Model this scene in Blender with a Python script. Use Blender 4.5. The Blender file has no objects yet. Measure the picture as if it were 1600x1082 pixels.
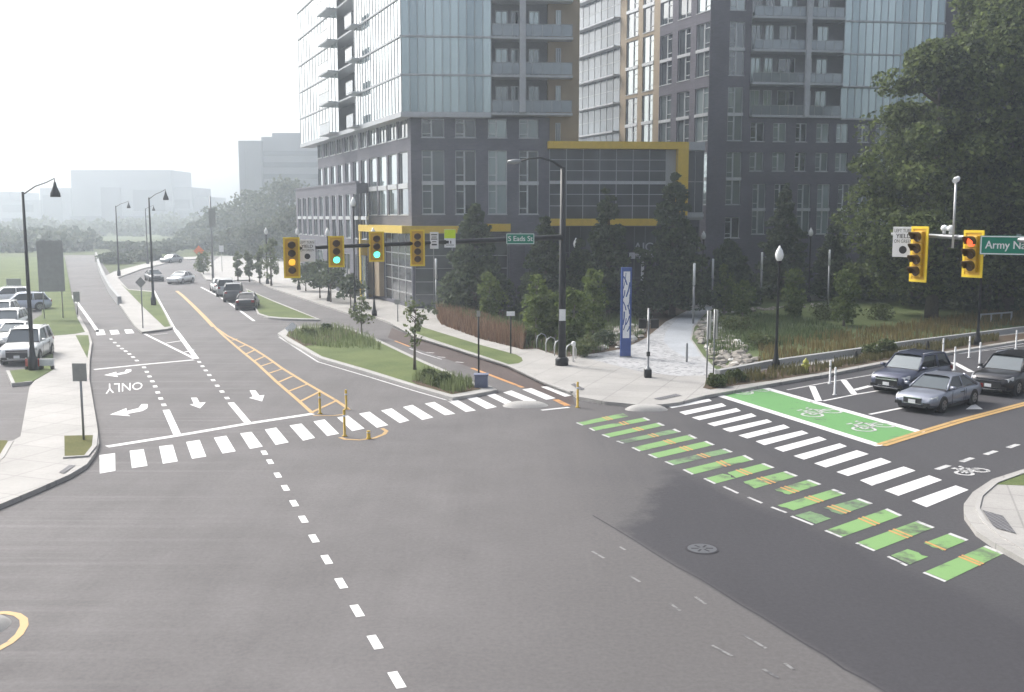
import bpy, math, random
import numpy as np
from mathutils import Vector, Matrix
R = math.radians
random.seed(7)
rng = np.random.default_rng(11)
SC = bpy.context.scene
COL = SC.collection

# ------------------------------------------------------------------ camera, sky, sun, exposure
CAM_H = 8.2
FPX = 1600.0
TILT = 7.23
cam = bpy.data.objects.new("camera", bpy.data.cameras.new("camera"))
COL.objects.link(cam)
cam.location = (0, 0, CAM_H)
cam.rotation_euler = (R(90 - TILT), 0, 0)
cam.data.sensor_width = 36.0
cam.data.lens = 36.0 * FPX / 1600.0
cam.data.clip_end = 6000
SC.camera = cam

SUN_EL, SUN_AZ = 44.0, -50.0          # azimuth measured from +Y (into the picture), negative = left
world = bpy.data.worlds.new("World")
SC.world = world
world.use_nodes = True
wn = world.node_tree.nodes
wl = world.node_tree.links
for n_ in list(wn):
    wn.remove(n_)
w_out = wn.new("ShaderNodeOutputWorld")
w_bg = wn.new("ShaderNodeBackground")
w_sky = wn.new("ShaderNodeTexSky")
w_sky.sky_type = 'NISHITA'
w_sky.sun_disc = False
w_sky.sun_elevation = R(SUN_EL)
w_sky.sun_rotation = R(SUN_AZ)
w_sky.air_density = 1.0
w_sky.dust_density = 7.0
w_sky.ozone_density = 1.0
w_hsv = wn.new("ShaderNodeHueSaturation")
w_hsv.inputs['Saturation'].default_value = 0.42
w_bg.inputs['Strength'].default_value = 0.15
wl.new(w_sky.outputs[0], w_hsv.inputs['Color'])
wl.new(w_hsv.outputs[0], w_bg.inputs['Color'])
wl.new(w_bg.outputs[0], w_out.inputs['Surface'])

sun = bpy.data.objects.new("sun", bpy.data.lights.new("sun", 'SUN'))
COL.objects.link(sun)
sun.data.energy = 1.5
sun.data.angle = R(12)
sun.data.color = (1.0, 0.965, 0.91)
_d = Vector((math.sin(R(SUN_AZ)) * math.cos(R(SUN_EL)), math.cos(R(SUN_AZ)) * math.cos(R(SUN_EL)), math.sin(R(SUN_EL))))
sun.rotation_euler = (-_d).to_track_quat('-Z', 'Y').to_euler()
sun.location = (-30, 20, 60)

SC.view_settings.view_transform = 'Standard'
SC.view_settings.look = 'None'
SC.view_settings.gamma = 1.0
SC.view_settings.exposure = 0.74
SC.cycles.max_bounces = 6
SC.cycles.volume_bounces = 1
SC.cycles.transparent_max_bounces = 8
SC.cycles.use_denoising = True

# ------------------------------------------------------------------ geometry of the view: photo point -> real place on a level
_ct, _st = math.cos(R(TILT)), math.sin(R(TILT))
def ray(u, v):
    x, y = (u - 800.0) / FPX, (v - 541.0) / FPX
    return Vector((x, _ct - y * _st, -_st - y * _ct))
def G(u, v, z=0.0):
    r = ray(u, v)
    k = (z - CAM_H) / r.z
    return Vector((r.x * k, r.y * k, z))
def at_depth(u, v, Y):
    r = ray(u, v)
    k = Y / r.y
    return Vector((r.x * k, Y, CAM_H + r.z * k))
def height_at(base, v):
    """height of the point that stands straight over base and is seen at row v"""
    y = (v - 541.0) / FPX
    return CAM_H + base.y * (-_st - y * _ct) / (_ct - y * _st)

# ------------------------------------------------------------------ materials
def _mat(name):
    m = bpy.data.materials.new(name)
    m.use_nodes = True
    nt = m.node_tree
    return m, nt, nt.nodes["Principled BSDF"]
def ramp(nt, stops):
    r = nt.nodes.new("ShaderNodeValToRGB")
    el = r.color_ramp.elements
    while len(el) < len(stops):
        el.new(0.5)
    for e, (p, c) in zip(el, stops):
        e.position = p
        e.color = (c[0], c[1], c[2], 1)
    return r
def coords(nt, scale=(1, 1, 1), rot=0.0):
    tc = nt.nodes.new("ShaderNodeNewGeometry")
    mp = nt.nodes.new("ShaderNodeMapping")
    mp.inputs['Scale'].default_value = scale
    mp.inputs['Rotation'].default_value = (0, 0, rot)
    nt.links.new(tc.outputs['Position'], mp.inputs['Vector'])
    return mp.outputs[0]
def noise(nt, vec, scale, detail=4, rough=0.6):
    n = nt.nodes.new("ShaderNodeTexNoise")
    n.inputs['Scale'].default_value = scale
    n.inputs['Detail'].default_value = detail
    n.inputs['Roughness'].default_value = rough
    nt.links.new(vec, n.inputs['Vector'])
    return n.outputs['Fac']
def mathn(nt, op, a, b=None, clamp=False):
    n = nt.nodes.new("ShaderNodeMath")
    n.operation = op
    n.use_clamp = clamp
    for i, x in enumerate((a, b)):
        if x is None:
            continue
        if isinstance(x, (int, float)):
            n.inputs[i].default_value = x
        else:
            nt.links.new(x, n.inputs[i])
    return n.outputs[0]
def mixc(nt, fac, a, b, mode='MIX'):
    n = nt.nodes.new("ShaderNodeMix")
    n.data_type = 'RGBA'
    n.blend_type = mode
    for key, x in ((0, fac), (6, a), (7, b)):
        if isinstance(x, (int, float)):
            n.inputs[key].default_value = x
        elif isinstance(x, tuple):
            n.inputs[key].default_value = (x[0], x[1], x[2], 1)
        else:
            nt.links.new(x, n.inputs[key])
    return n.outputs[2]
def bump(nt, b, h, strength, dist=0.02):
    n = nt.nodes.new("ShaderNodeBump")
    n.inputs['Strength'].default_value = strength
    n.inputs['Distance'].default_value = dist
    nt.links.new(h, n.inputs['Height'])
    nt.links.new(n.outputs[0], b.inputs['Normal'])
def simple(name, col, rough=0.6, metal=0.0, var=0.18, scale=3.0, spec=0.5, coat=0.0):
    m, nt, b = _mat(name)
    f = noise(nt, coords(nt), scale)
    lo = tuple(c * (1 - var) for c in col)
    hi = tuple(min(1, c * (1 + var)) for c in col)
    r = ramp(nt, [(0.3, lo), (0.7, hi)])
    nt.links.new(f, r.inputs[0])
    nt.links.new(r.outputs[0], b.inputs['Base Color'])
    b.inputs['Roughness'].default_value = rough
    b.inputs['Metallic'].default_value = metal
    b.inputs['Specular IOR Level'].default_value = spec
    b.inputs['Coat Weight'].default_value = coat
    b.inputs['Coat Roughness'].default_value = 0.08
    return m
def emis(name, col, strength, base=None):
    m, nt, b = _mat(name)
    b.inputs['Base Color'].default_value = (*(base or col), 1)
    b.inputs['Emission Color'].default_value = (*col, 1)
    b.inputs['Emission Strength'].default_value = strength
    return m

def half_plane(nt, p, q):
    """signed distance (m) to the line p->q, positive on its right-hand side"""
    d = (q - p).normalized()
    nx, ny = d.y, -d.x
    tc = nt.nodes.new("ShaderNodeNewGeometry")
    s = nt.nodes.new("ShaderNodeSeparateXYZ")
    nt.links.new(tc.outputs['Position'], s.inputs[0])
    a = mathn(nt, 'MULTIPLY', s.outputs[0], nx)
    c = mathn(nt, 'MULTIPLY', s.outputs[1], ny)
    return mathn(nt, 'ADD', mathn(nt, 'ADD', a, c), -(p.x * nx + p.y * ny))

ROAD_ANG = math.atan2(G(412, 708).y - G(620, 1062).y, G(412, 708).x - G(620, 1062).x)   # direction of the left leg
LEG2 = (G(1600, 631) - G(1376, 696)).normalized()                                        # direction of the right leg

def asphalt_mat(name, light, dark, zoned=True):
    m, nt, b = _mat(name)
    big = noise(nt, coords(nt), 0.09, 5, 0.62)
    streak = noise(nt, coords(nt, (1.0, 0.07, 1), R(90) - ROAD_ANG), 0.9, 5, 0.65)
    arc = noise(nt, coords(nt, (0.35, 1.0, 1), R(-25)), 0.22, 5, 0.6)
    fine = noise(nt, coords(nt), 9.0, 6, 0.8)
    t = mathn(nt, 'ADD', mathn(nt, 'MULTIPLY', big, 0.42), mathn(nt, 'MULTIPLY', streak, 0.34))
    t = mathn(nt, 'ADD', t, mathn(nt, 'MULTIPLY', arc, 0.24))
    r = ramp(nt, [(0.34, tuple(c * 0.80 for c in light)), (0.51, light), (0.68, tuple(min(1, c * 1.18) for c in light))])
    nt.links.new(t, r.inputs[0])
    colr = r.outputs[0]
    mid = noise(nt, coords(nt), 0.32, 6, 0.7)
    rm = ramp(nt, [(0.34, (0.91,) * 3), (0.66, (1.08,) * 3)])
    nt.links.new(mid, rm.inputs[0])
    colr = mixc(nt, 1.0, colr, rm.outputs[0], 'MULTIPLY')
    if zoned:
        # pale scuffs left by turning wheels
        dv = G(350, 776) - G(0, 861)
        sc = noise(nt, coords(nt, (0.05, 2.4, 1), -math.atan2(dv.y, dv.x)), 1.0, 4, 0.6)
        rs_ = ramp(nt, [(0.50, (0, 0, 0)), (0.70, (1, 1, 1))])
        nt.links.new(sc, rs_.inputs[0])
        lm = mathn(nt, 'MULTIPLY', half_plane(nt, G(420, 1000), G(520, 720)), -0.16, True)
        colr = mixc(nt, mathn(nt, 'MULTIPLY', mathn(nt, 'MULTIPLY', rs_.outputs[0], lm), 0.5), colr, tuple(c * 1.5 for c in light))
        r2 = ramp(nt, [(0.30, tuple(c * 0.84 for c in dark)), (0.6, dark), (0.78, tuple(c * 1.15 for c in dark))])
        nt.links.new(t, r2.inputs[0])
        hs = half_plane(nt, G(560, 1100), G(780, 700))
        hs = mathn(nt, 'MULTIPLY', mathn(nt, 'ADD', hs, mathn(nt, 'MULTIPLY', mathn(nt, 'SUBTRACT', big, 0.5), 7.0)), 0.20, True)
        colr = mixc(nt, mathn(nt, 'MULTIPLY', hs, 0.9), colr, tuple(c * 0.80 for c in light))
        h = half_plane(nt, G(960, 1000), G(900, 640))
        wob = mathn(nt, 'MULTIPLY', mathn(nt, 'SUBTRACT', streak, 0.5), 9.0)
        wob2 = mathn(nt, 'MULTIPLY', mathn(nt, 'SUBTRACT', arc, 0.5), 7.0)
        hh = mathn(nt, 'ADD', mathn(nt, 'ADD', h, wob), wob2)
        f = mathn(nt, 'ADD', mathn(nt, 'MULTIPLY', hh, 0.13), 0.15, True)
        e1 = mathn(nt, 'MULTIPLY', mathn(nt, 'ADD', half_plane(nt, G(1385, 1084), G(928, 806)), 0.1), 4.0, True)
        colr = mixc(nt, mathn(nt, 'MULTIPLY', f, e1), colr, r2.outputs[0])
        # the newer strip of asphalt beside the green crossing: straight saw cut below, ragged elsewhere
        ragged = mathn(nt, 'MULTIPLY', mathn(nt, 'SUBTRACT', noise(nt, coords(nt), 0.5, 5, 0.7), 0.5), 4.0)
        e2 = mathn(nt, 'MULTIPLY', mathn(nt, 'ADD', half_plane(nt, G(1120, 752), G(1600, 955)), mathn(nt, 'MULTIPLY', ragged, 0.35)), 1.4, True)
        e3 = mathn(nt, 'MULTIPLY', mathn(nt, 'ADD', half_plane(nt, G(940, 830), G(1040, 735)), ragged), 1.1, True)
        e = mathn(nt, 'MULTIPLY', mathn(nt, 'MULTIPLY', e1, e2), e3)
        r3 = ramp(nt, [(0.30, (0.053, 0.052, 0.058)), (0.6, (0.062, 0.061, 0.068)), (0.78, (0.072, 0.071, 0.077))])
        nt.links.new(t, r3.inputs[0])
        colr = mixc(nt, e, colr, r3.outputs[0])
    sp = ramp(nt, [(0.28, (0.80,) * 3), (0.72, (1.18,) * 3)])
    nt.links.new(fine, sp.inputs[0])
    nt.links.new(mixc(nt, 1.0, colr, sp.outputs[0], 'MULTIPLY'), b.inputs['Base Color'])
    b.inputs['Roughness'].default_value = 0.80
    b.inputs['Specular IOR Level'].default_value = 0.18
    bump(nt, b, fine, 0.25, 0.01)
    return m

def paint_mat(name, col, wear=0.22, under=(0.085, 0.085, 0.09), scale=2.2):
    m, nt, b = _mat(name)
    f = noise(nt, coords(nt), scale, 6, 0.72)
    g = noise(nt, coords(nt), 0.8, 3, 0.6)
    w = mathn(nt, 'ADD', mathn(nt, 'MULTIPLY', f, 0.75), mathn(nt, 'MULTIPLY', g, 0.25))
    k = 0.30 + wear * 0.40
    r = ramp(nt, [(max(0.0, k - 0.05), under), (k + 0.05, col), (0.8, tuple(min(1, c * 1.08) for c in col))])
    nt.links.new(w, r.inputs[0])
    nt.links.new(r.outputs[0], b.inputs['Base Color'])
    b.inputs['Roughness'].default_value = 0.6
    return m

def concrete_mat(name, col, joint=1.6, ang=0.0, jd=0.72):
    m, nt, b = _mat(name)
    f = noise(nt, coords(nt), 0.35, 5, 0.6)
    g = noise(nt, coords(nt), 7.0, 4, 0.7)
    t = mathn(nt, 'ADD', mathn(nt, 'MULTIPLY', f, 0.6), mathn(nt, 'MULTIPLY', g, 0.4))
    r = ramp(nt, [(0.32, tuple(c * 0.78 for c in col)), (0.68, tuple(min(1, c * 1.1) for c in col))])
    nt.links.new(t, r.inputs[0])
    colr = r.outputs[0]
    if joint:
        br = nt.nodes.new("ShaderNodeTexBrick")
        br.offset = 0.0
        br.inputs['Color1'].default_value = (1, 1, 1, 1)
        br.inputs['Color2'].default_value = (0.93, 0.93, 0.93, 1)
        br.inputs['Mortar'].default_value = (jd, jd, jd, 1)
        br.inputs['Scale'].default_value = 1.0
        br.inputs['Mortar Size'].default_value = 0.028
        br.inputs['Brick Width'].default_value = joint
        br.inputs['Row Height'].default_value = joint
        nt.links.new(coords(nt, (1, 1, 1), ang), br.inputs['Vector'])
        colr = mixc(nt, 1.0, colr, br.outputs['Color'], 'MULTIPLY')
    nt.links.new(colr, b.inputs['Base Color'])
    b.inputs['Roughness'].default_value = 0.8
    return m

def grass_mat(name, a, c, scale=1.2):
    m, nt, b = _mat(name)
    f = noise(nt, coords(nt), scale * 0.25, 6, 0.65)
    g = noise(nt, coords(nt), scale * 9, 4, 0.75)
    t = mathn(nt, 'ADD', mathn(nt, 'MULTIPLY', f, 0.6), mathn(nt, 'MULTIPLY', g, 0.4))
    r = ramp(nt, [(0.34, a), (0.66, c)])
    nt.links.new(t, r.inputs[0])
    nt.links.new(r.outputs[0], b.inputs['Base Color'])
    b.inputs['Roughness'].default_value = 0.95
    b.inputs['Specular IOR Level'].default_value = 0.1
    bump(nt, b, g, 0.6, 0.05)
    return m

def leaf_mat(name, a, c, trans=0.25):
    m, nt, b = _mat(name)
    geo = nt.nodes.new("ShaderNodeNewGeometry")
    n = noise(nt, coords(nt), 0.7, 3, 0.6)
    t = mathn(nt, 'ADD', mathn(nt, 'MULTIPLY', geo.outputs['Random Per Island'], 0.5), mathn(nt, 'MULTIPLY', n, 0.5))
    r = ramp(nt, [(0.25, a), (0.75, c)])
    nt.links.new(t, r.inputs[0])
    nt.links.new(r.outputs[0], b.inputs['Base Color'])
    b.inputs['Roughness'].default_value = 0.7
    b.inputs['Specular IOR Level'].default_value = 0.25
    tr = nt.nodes.new("ShaderNodeBsdfTranslucent")
    nt.links.new(r.outputs[0], tr.inputs['Color'])
    mx = nt.nodes.new("ShaderNodeMixShader")
    mx.inputs[0].default_value = trans
    nt.links.new(b.outputs[0], mx.inputs[1])
    nt.links.new(tr.outputs[0], mx.inputs[2])
    nt.links.new(mx.outputs[0], nt.nodes["Material Output"].inputs['Surface'])
    return m

def brick_mat(name, a, c, ang):
    m, nt, b = _mat(name)
    geo = nt.nodes.new("ShaderNodeNewGeometry")
    s = nt.nodes.new("ShaderNodeSeparateXYZ")
    nt.links.new(geo.outputs['Position'], s.inputs[0])
    al = mathn(nt, 'ADD', mathn(nt, 'MULTIPLY', s.outputs[0], math.cos(ang)), mathn(nt, 'MULTIPLY', s.outputs[1], math.sin(ang)))
    cb = nt.nodes.new("ShaderNodeCombineXYZ")
    nt.links.new(al, cb.inputs[0])
    nt.links.new(s.outputs[2], cb.inputs[1])
    br = nt.nodes.new("ShaderNodeTexBrick")
    br.inputs['Color1'].default_value = (*a, 1)
    br.inputs['Color2'].default_value = (*c, 1)
    br.inputs['Mortar'].default_value = (*[x * 0.8 for x in a], 1)
    br.inputs['Scale'].default_value = 1.0
    br.inputs['Mortar Size'].default_value = 0.008
    br.inputs['Brick Width'].default_value = 0.30
    br.inputs['Row Height'].default_value = 0.10
    nt.links.new(cb.outputs[0], br.inputs['Vector'])
    f = noise(nt, coords(nt), 0.25, 5, 0.65)
    r = ramp(nt, [(0.3, (0.82,) * 3), (0.7, (1.12,) * 3)])
    nt.links.new(f, r.inputs[0])
    nt.links.new(mixc(nt, 1.0, br.outputs['Color'], r.outputs[0], 'MULTIPLY'), b.inputs['Base Color'])
    b.inputs['Roughness'].default_value = 0.85
    return m

def glass_mat(name, dark, light, metal=0.45, rough=0.06, by_obj=True, coat=0.0):
    """coated window glass in front of dim rooms and pale blinds: tint differs from pane to pane"""
    m, nt, b = _mat(name)
    if by_obj is None:
        f = nt.nodes.new("ShaderNodeNewGeometry").outputs['Random Per Island']
    elif by_obj:
        oi = nt.nodes.new("ShaderNodeObjectInfo")
        f = oi.outputs['Random']
    else:
        f = noise(nt, coords(nt, (0.55, 0.55, 0.3)), 1.0, 2, 0.5)
    r = ramp(nt, [(0.25, dark), (0.8, light)])
    nt.links.new(f, r.inputs[0])
    nt.links.new(r.outputs[0], b.inputs['Base Color'])
    b.inputs['Metallic'].default_value = metal
    b.inputs['Roughness'].default_value = rough
    b.inputs['Specular IOR Level'].default_value = 0.8
    b.inputs['Coat Weight'].default_value = coat
    b.inputs['Coat IOR'].default_value = 1.9
    b.inputs['Coat Roughness'].default_value = 0.04
    w = noise(nt, coords(nt), 0.5, 2, 0.5)
    bump(nt, b, w, 0.06, 0.15)
    return m

M = {}
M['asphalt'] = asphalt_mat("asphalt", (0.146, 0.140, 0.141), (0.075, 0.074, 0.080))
M['patch'] = asphalt_mat("new_asphalt", (0.055, 0.054, 0.061), None, False)
M['brown_lane'] = asphalt_mat("brown_lane", (0.100, 0.080, 0.076), None, False)
M['white_paint'] = paint_mat("white_paint", (0.66, 0.66, 0.66), 0.16)
M['worn_white'] = paint_mat("worn_white_paint", (0.50, 0.50, 0.50), 0.30, scale=4.0)
M['ghost_paint'] = paint_mat("ghost_paint", (0.225, 0.225, 0.225), 0.45, scale=5.0)
M['yellow_paint'] = paint_mat("yellow_paint", (0.46, 0.295, 0.115), 0.20)
M['orange_paint'] = paint_mat("orange_paint", (0.52, 0.26, 0.09), 0.25)
M['green_paint'] = paint_mat("green_paint", (0.115, 0.285, 0.095), 0.16, scale=1.4)
M['green_bar'] = paint_mat("green_bar_paint", (0.175, 0.320, 0.115), 0.30, (0.085, 0.105, 0.075), scale=0.8)
M['green_worn'] = paint_mat("green_worn_paint", (0.15, 0.26, 0.12), 0.40, (0.075, 0.085, 0.075), scale=1.1)
M['concrete'] = concrete_mat("concrete", (0.38, 0.37, 0.355), 1.7, ROAD_ANG)
M['kerb'] = concrete_mat("kerb_concrete", (0.38, 0.372, 0.36), 0)
M['grey_concrete'] = concrete_mat("grey_concrete", (0.34, 0.345, 0.35), 0)
M['tactile'] = concrete_mat("tactile", (0.20, 0.20, 0.215), 0.12, 0, 0.5)
M['walk'] = concrete_mat("pale_walk", (0.40, 0.425, 0.455), 2.4, 0.5, 0.9)
M['lawn'] = grass_mat("lawn", (0.085, 0.118, 0.050), (0.165, 0.195, 0.085))
M['dry_lawn'] = grass_mat("dry_lawn", (0.10, 0.105, 0.042), (0.17, 0.165, 0.07))
M['meadow'] = grass_mat("meadow", (0.070, 0.105, 0.048), (0.145, 0.170, 0.080))
M['mulch'] = grass_mat("mulch", (0.07, 0.05, 0.035), (0.15, 0.12, 0.09), 3)
M['terrain'] = grass_mat("terrain", (0.07, 0.09, 0.045), (0.13, 0.15, 0.07), 0.2)
M['brickA'] = brick_mat("grey_brick", (0.112, 0.114, 0.141), (0.146, 0.146, 0.176), 0.1)
M['brickB'] = brick_mat("brown_brick", (0.092, 0.089, 0.113), (0.120, 0.114, 0.140), 0.14)
M['tan'] = simple("tan_panel", (0.30, 0.235, 0.155), 0.7, var=0.10, scale=0.6)
M['yellow_panel'] = simple("yellow_panel", (0.60, 0.415, 0.03), 0.45, var=0.08)
M['metal_panel'] = simple("metal_panel", (0.36, 0.38, 0.41), 0.45, 0.3, 0.08, 0.8)
M['slab'] = simple("balcony_slab", (0.42, 0.44, 0.47), 0.6, var=0.08)
M['recess'] = simple("recess_wall", (0.16, 0.165, 0.18), 0.8, var=0.1)
M['frame'] = simple("window_frame", (0.48, 0.50, 0.52), 0.4, 0.2, 0.06)
M['darkframe'] = simple("dark_frame", (0.10, 0.105, 0.115), 0.4, 0.2, 0.06)
M['pane'] = glass_mat("pane", (0.07, 0.085, 0.10), (0.40, 0.49, 0.50), 0.45, 0.06, True, 1.0)
M['tower_glass'] = glass_mat("tower_glass", (0.23, 0.32, 0.36), (0.47, 0.59, 0.62), 0.55, 0.06, None, 1.0)
M['bay_glass'] = glass_mat("bay_glass", (0.10, 0.12, 0.14), (0.22, 0.25, 0.28), 0.3, 0.12, None)
M['dark_glass'] = glass_mat("dark_glass", (0.06, 0.065, 0.075), (0.14, 0.15, 0.17), 0.35, 0.08, False)
M['rail_glass'] = glass_mat("rail_glass", (0.22, 0.25, 0.28), (0.30, 0.34, 0.37), 0.4, 0.12, False)
M['black_metal'] = simple("black_metal", (0.022, 0.023, 0.026), 0.45, 0.4, 0.2)
M['grey_metal'] = simple("grey_metal", (0.28, 0.29, 0.30), 0.4, 0.6, 0.1)
M['pale_metal'] = simple("pale_metal", (0.55, 0.56, 0.57), 0.4, 0.3, 0.06)
M['globe'] = simple("white_globe", (0.82, 0.83, 0.83), 0.25, var=0.03)
M['tube'] = simple("white_tube", (0.74, 0.76, 0.78), 0.3, var=0.03)
M['sig_yellow'] = simple("signal_yellow", (0.60, 0.36, 0.025), 0.45, var=0.10)
M['sig_tape'] = simple("signal_tape", (0.80, 0.58, 0.03), 0.4, var=0.06)
M['visor'] = simple("signal_visor", (0.10, 0.055, 0.012), 0.6)
M['lens_off'] = simple("unlit_lens", (0.10, 0.055, 0.03), 0.25)
M['lens_green'] = emis("green_lens", (0.10, 0.95, 0.62), 1.6, (0.1, 0.4, 0.3))
M['lens_amber'] = emis("amber_lens", (1.0, 0.48, 0.04), 0.75, (0.5, 0.25, 0.02))
M['lens_red'] = emis("red_lens", (1.0, 0.12, 0.04), 1.2, (0.5, 0.05, 0.02))
M['sign_white'] = simple("sign_white", (0.72, 0.73, 0.75), 0.4, var=0.04)
M['sign_black'] = simple("sign_black", (0.02, 0.02, 0.022), 0.5)
M['sign_green'] = simple("sign_green", (0.015, 0.20, 0.135), 0.4, var=0.08)
M['sign_lime'] = simple("sign_lime", (0.55, 0.72, 0.02), 0.4, var=0.05)
M['sign_back'] = simple("sign_back", (0.30, 0.31, 0.30), 0.5, 0.4, 0.08)
M['orange_sign'] = simple("orange_sign", (0.80, 0.20, 0.05), 0.5, var=0.08)
M['red_plastic'] = simple("red_plastic", (0.50, 0.06, 0.03), 0.5)
M['blue_panel'] = simple("blue_panel", (0.045, 0.085, 0.27), 0.45, var=0.12)
M['utility_blue'] = simple("utility_box", (0.14, 0.16, 0.24), 0.6, var=0.12)
M['flex_yellow'] = simple("flex_yellow", (0.55, 0.36, 0.04), 0.5)
M['flex_white'] = simple("flex_white", (0.66, 0.67, 0.68), 0.45, var=0.05)
M['hydrant_yellow'] = simple("hydrant_yellow", (0.36, 0.36, 0.06), 0.5)
M['bark'] = simple("bark", (0.10, 0.082, 0.065), 0.9, var=0.3, scale=6)
M['pale_bark'] = simple("pale_bark", (0.20, 0.18, 0.15), 0.9, var=0.25, scale=6)
M['rock'] = simple("rock", (0.27, 0.25, 0.225), 0.9, var=0.42, scale=2.2)
M['pale_rock'] = simple("pale_rock", (0.58, 0.57, 0.54), 0.9, var=0.12)
M['leaf_big'] = leaf_mat("leaf_big", (0.032, 0.050, 0.022), (0.185, 0.230, 0.080), 0.45)
M['leaf_dark'] = leaf_mat("leaf_dark", (0.045, 0.066, 0.042), (0.130, 0.160, 0.088), 0.4)
M['leaf_young'] = leaf_mat("leaf_young", (0.080, 0.120, 0.035), (0.200, 0.250, 0.080), 0.4)
M['leaf_street'] = leaf_mat("leaf_street", (0.090, 0.120, 0.060), (0.190, 0.220, 0.110), 0.45)
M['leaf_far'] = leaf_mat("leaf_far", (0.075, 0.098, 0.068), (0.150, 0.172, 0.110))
M['leaf_shrub'] = leaf_mat("leaf_shrub", (0.055, 0.080, 0.030), (0.150, 0.175, 0.070))
M['grass_brown'] = leaf_mat("grass_brown", (0.17, 0.105, 0.072), (0.30, 0.205, 0.145), 0.3)
M['grass_olive'] = leaf_mat("grass_olive", (0.085, 0.090, 0.040), (0.19, 0.165, 0.070), 0.2)
M['grass_rust'] = leaf_mat("grass_rust", (0.14, 0.115, 0.050), (0.26, 0.205, 0.090), 0.3)
M['grass_green'] = leaf_mat("grass_green", (0.11, 0.15, 0.06), (0.25, 0.29, 0.14), 0.4)
M['grass_meadow'] = leaf_mat("grass_meadow", (0.075, 0.115, 0.050), (0.175, 0.215, 0.100), 0.4)
M['tyre'] = simple("tyre", (0.018, 0.018, 0.019), 0.85)
M['rim'] = simple("rim", (0.30, 0.31, 0.32), 0.3, 0.8, 0.06)
M['car_glass'] = glass_mat("car_glass", (0.012, 0.013, 0.016), (0.02, 0.022, 0.026), 0.0, 0.04)
M['windscreen'] = glass_mat("windscreen", (0.085, 0.105, 0.12), (0.12, 0.14, 0.155), 0.5, 0.08)
M['headlight'] = simple("headlight", (0.62, 0.64, 0.66), 0.15, 0.2, 0.05)
M['taillight'] = simple("taillight", (0.25, 0.015, 0.015), 0.2)
M['chrome'] = simple("chrome", (0.55, 0.56, 0.58), 0.15, 0.9, 0.04)
M['black_trim'] = simple("black_trim", (0.016, 0.016, 0.018), 0.5)
M['plate'] = simple("plate", (0.75, 0.76, 0.78), 0.4, var=0.04)
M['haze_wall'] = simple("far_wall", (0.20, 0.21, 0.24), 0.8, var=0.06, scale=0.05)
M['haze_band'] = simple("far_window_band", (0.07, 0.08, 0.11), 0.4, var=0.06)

def pavers():
    m, nt, b = _mat("speckled_pavers")
    v = nt.nodes.new("ShaderNodeTexVoronoi")
    v.inputs['Scale'].default_value = 5.5
    nt.links.new(coords(nt, (1, 1, 1), 0.4), v.inputs['Vector'])
    s = nt.nodes.new("ShaderNodeSeparateColor")
    nt.links.new(v.outputs['Color'], s.inputs[0])
    r = ramp(nt, [(0.0, (0.19, 0.195, 0.205)), (0.28, (0.34, 0.345, 0.355)), (0.75, (0.42, 0.425, 0.435))])
    nt.links.new(s.outputs[0], r.inputs[0])
    f = noise(nt, coords(nt), 0.4, 4, 0.6)
    q = ramp(nt, [(0.3, (0.85,) * 3), (0.7, (1.1,) * 3)])
    nt.links.new(f, q.inputs[0])
    nt.links.new(mixc(nt, 1.0, r.outputs[0], q.outputs[0], 'MULTIPLY'), b.inputs['Base Color'])
    b.inputs['Roughness'].default_value = 0.8
    return m
M['pavers'] = pavers()
def car_paint(name, col):
    return simple(name, col, 0.32, 0.35, 0.05, 1.0, 0.5, 0.6)
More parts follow.
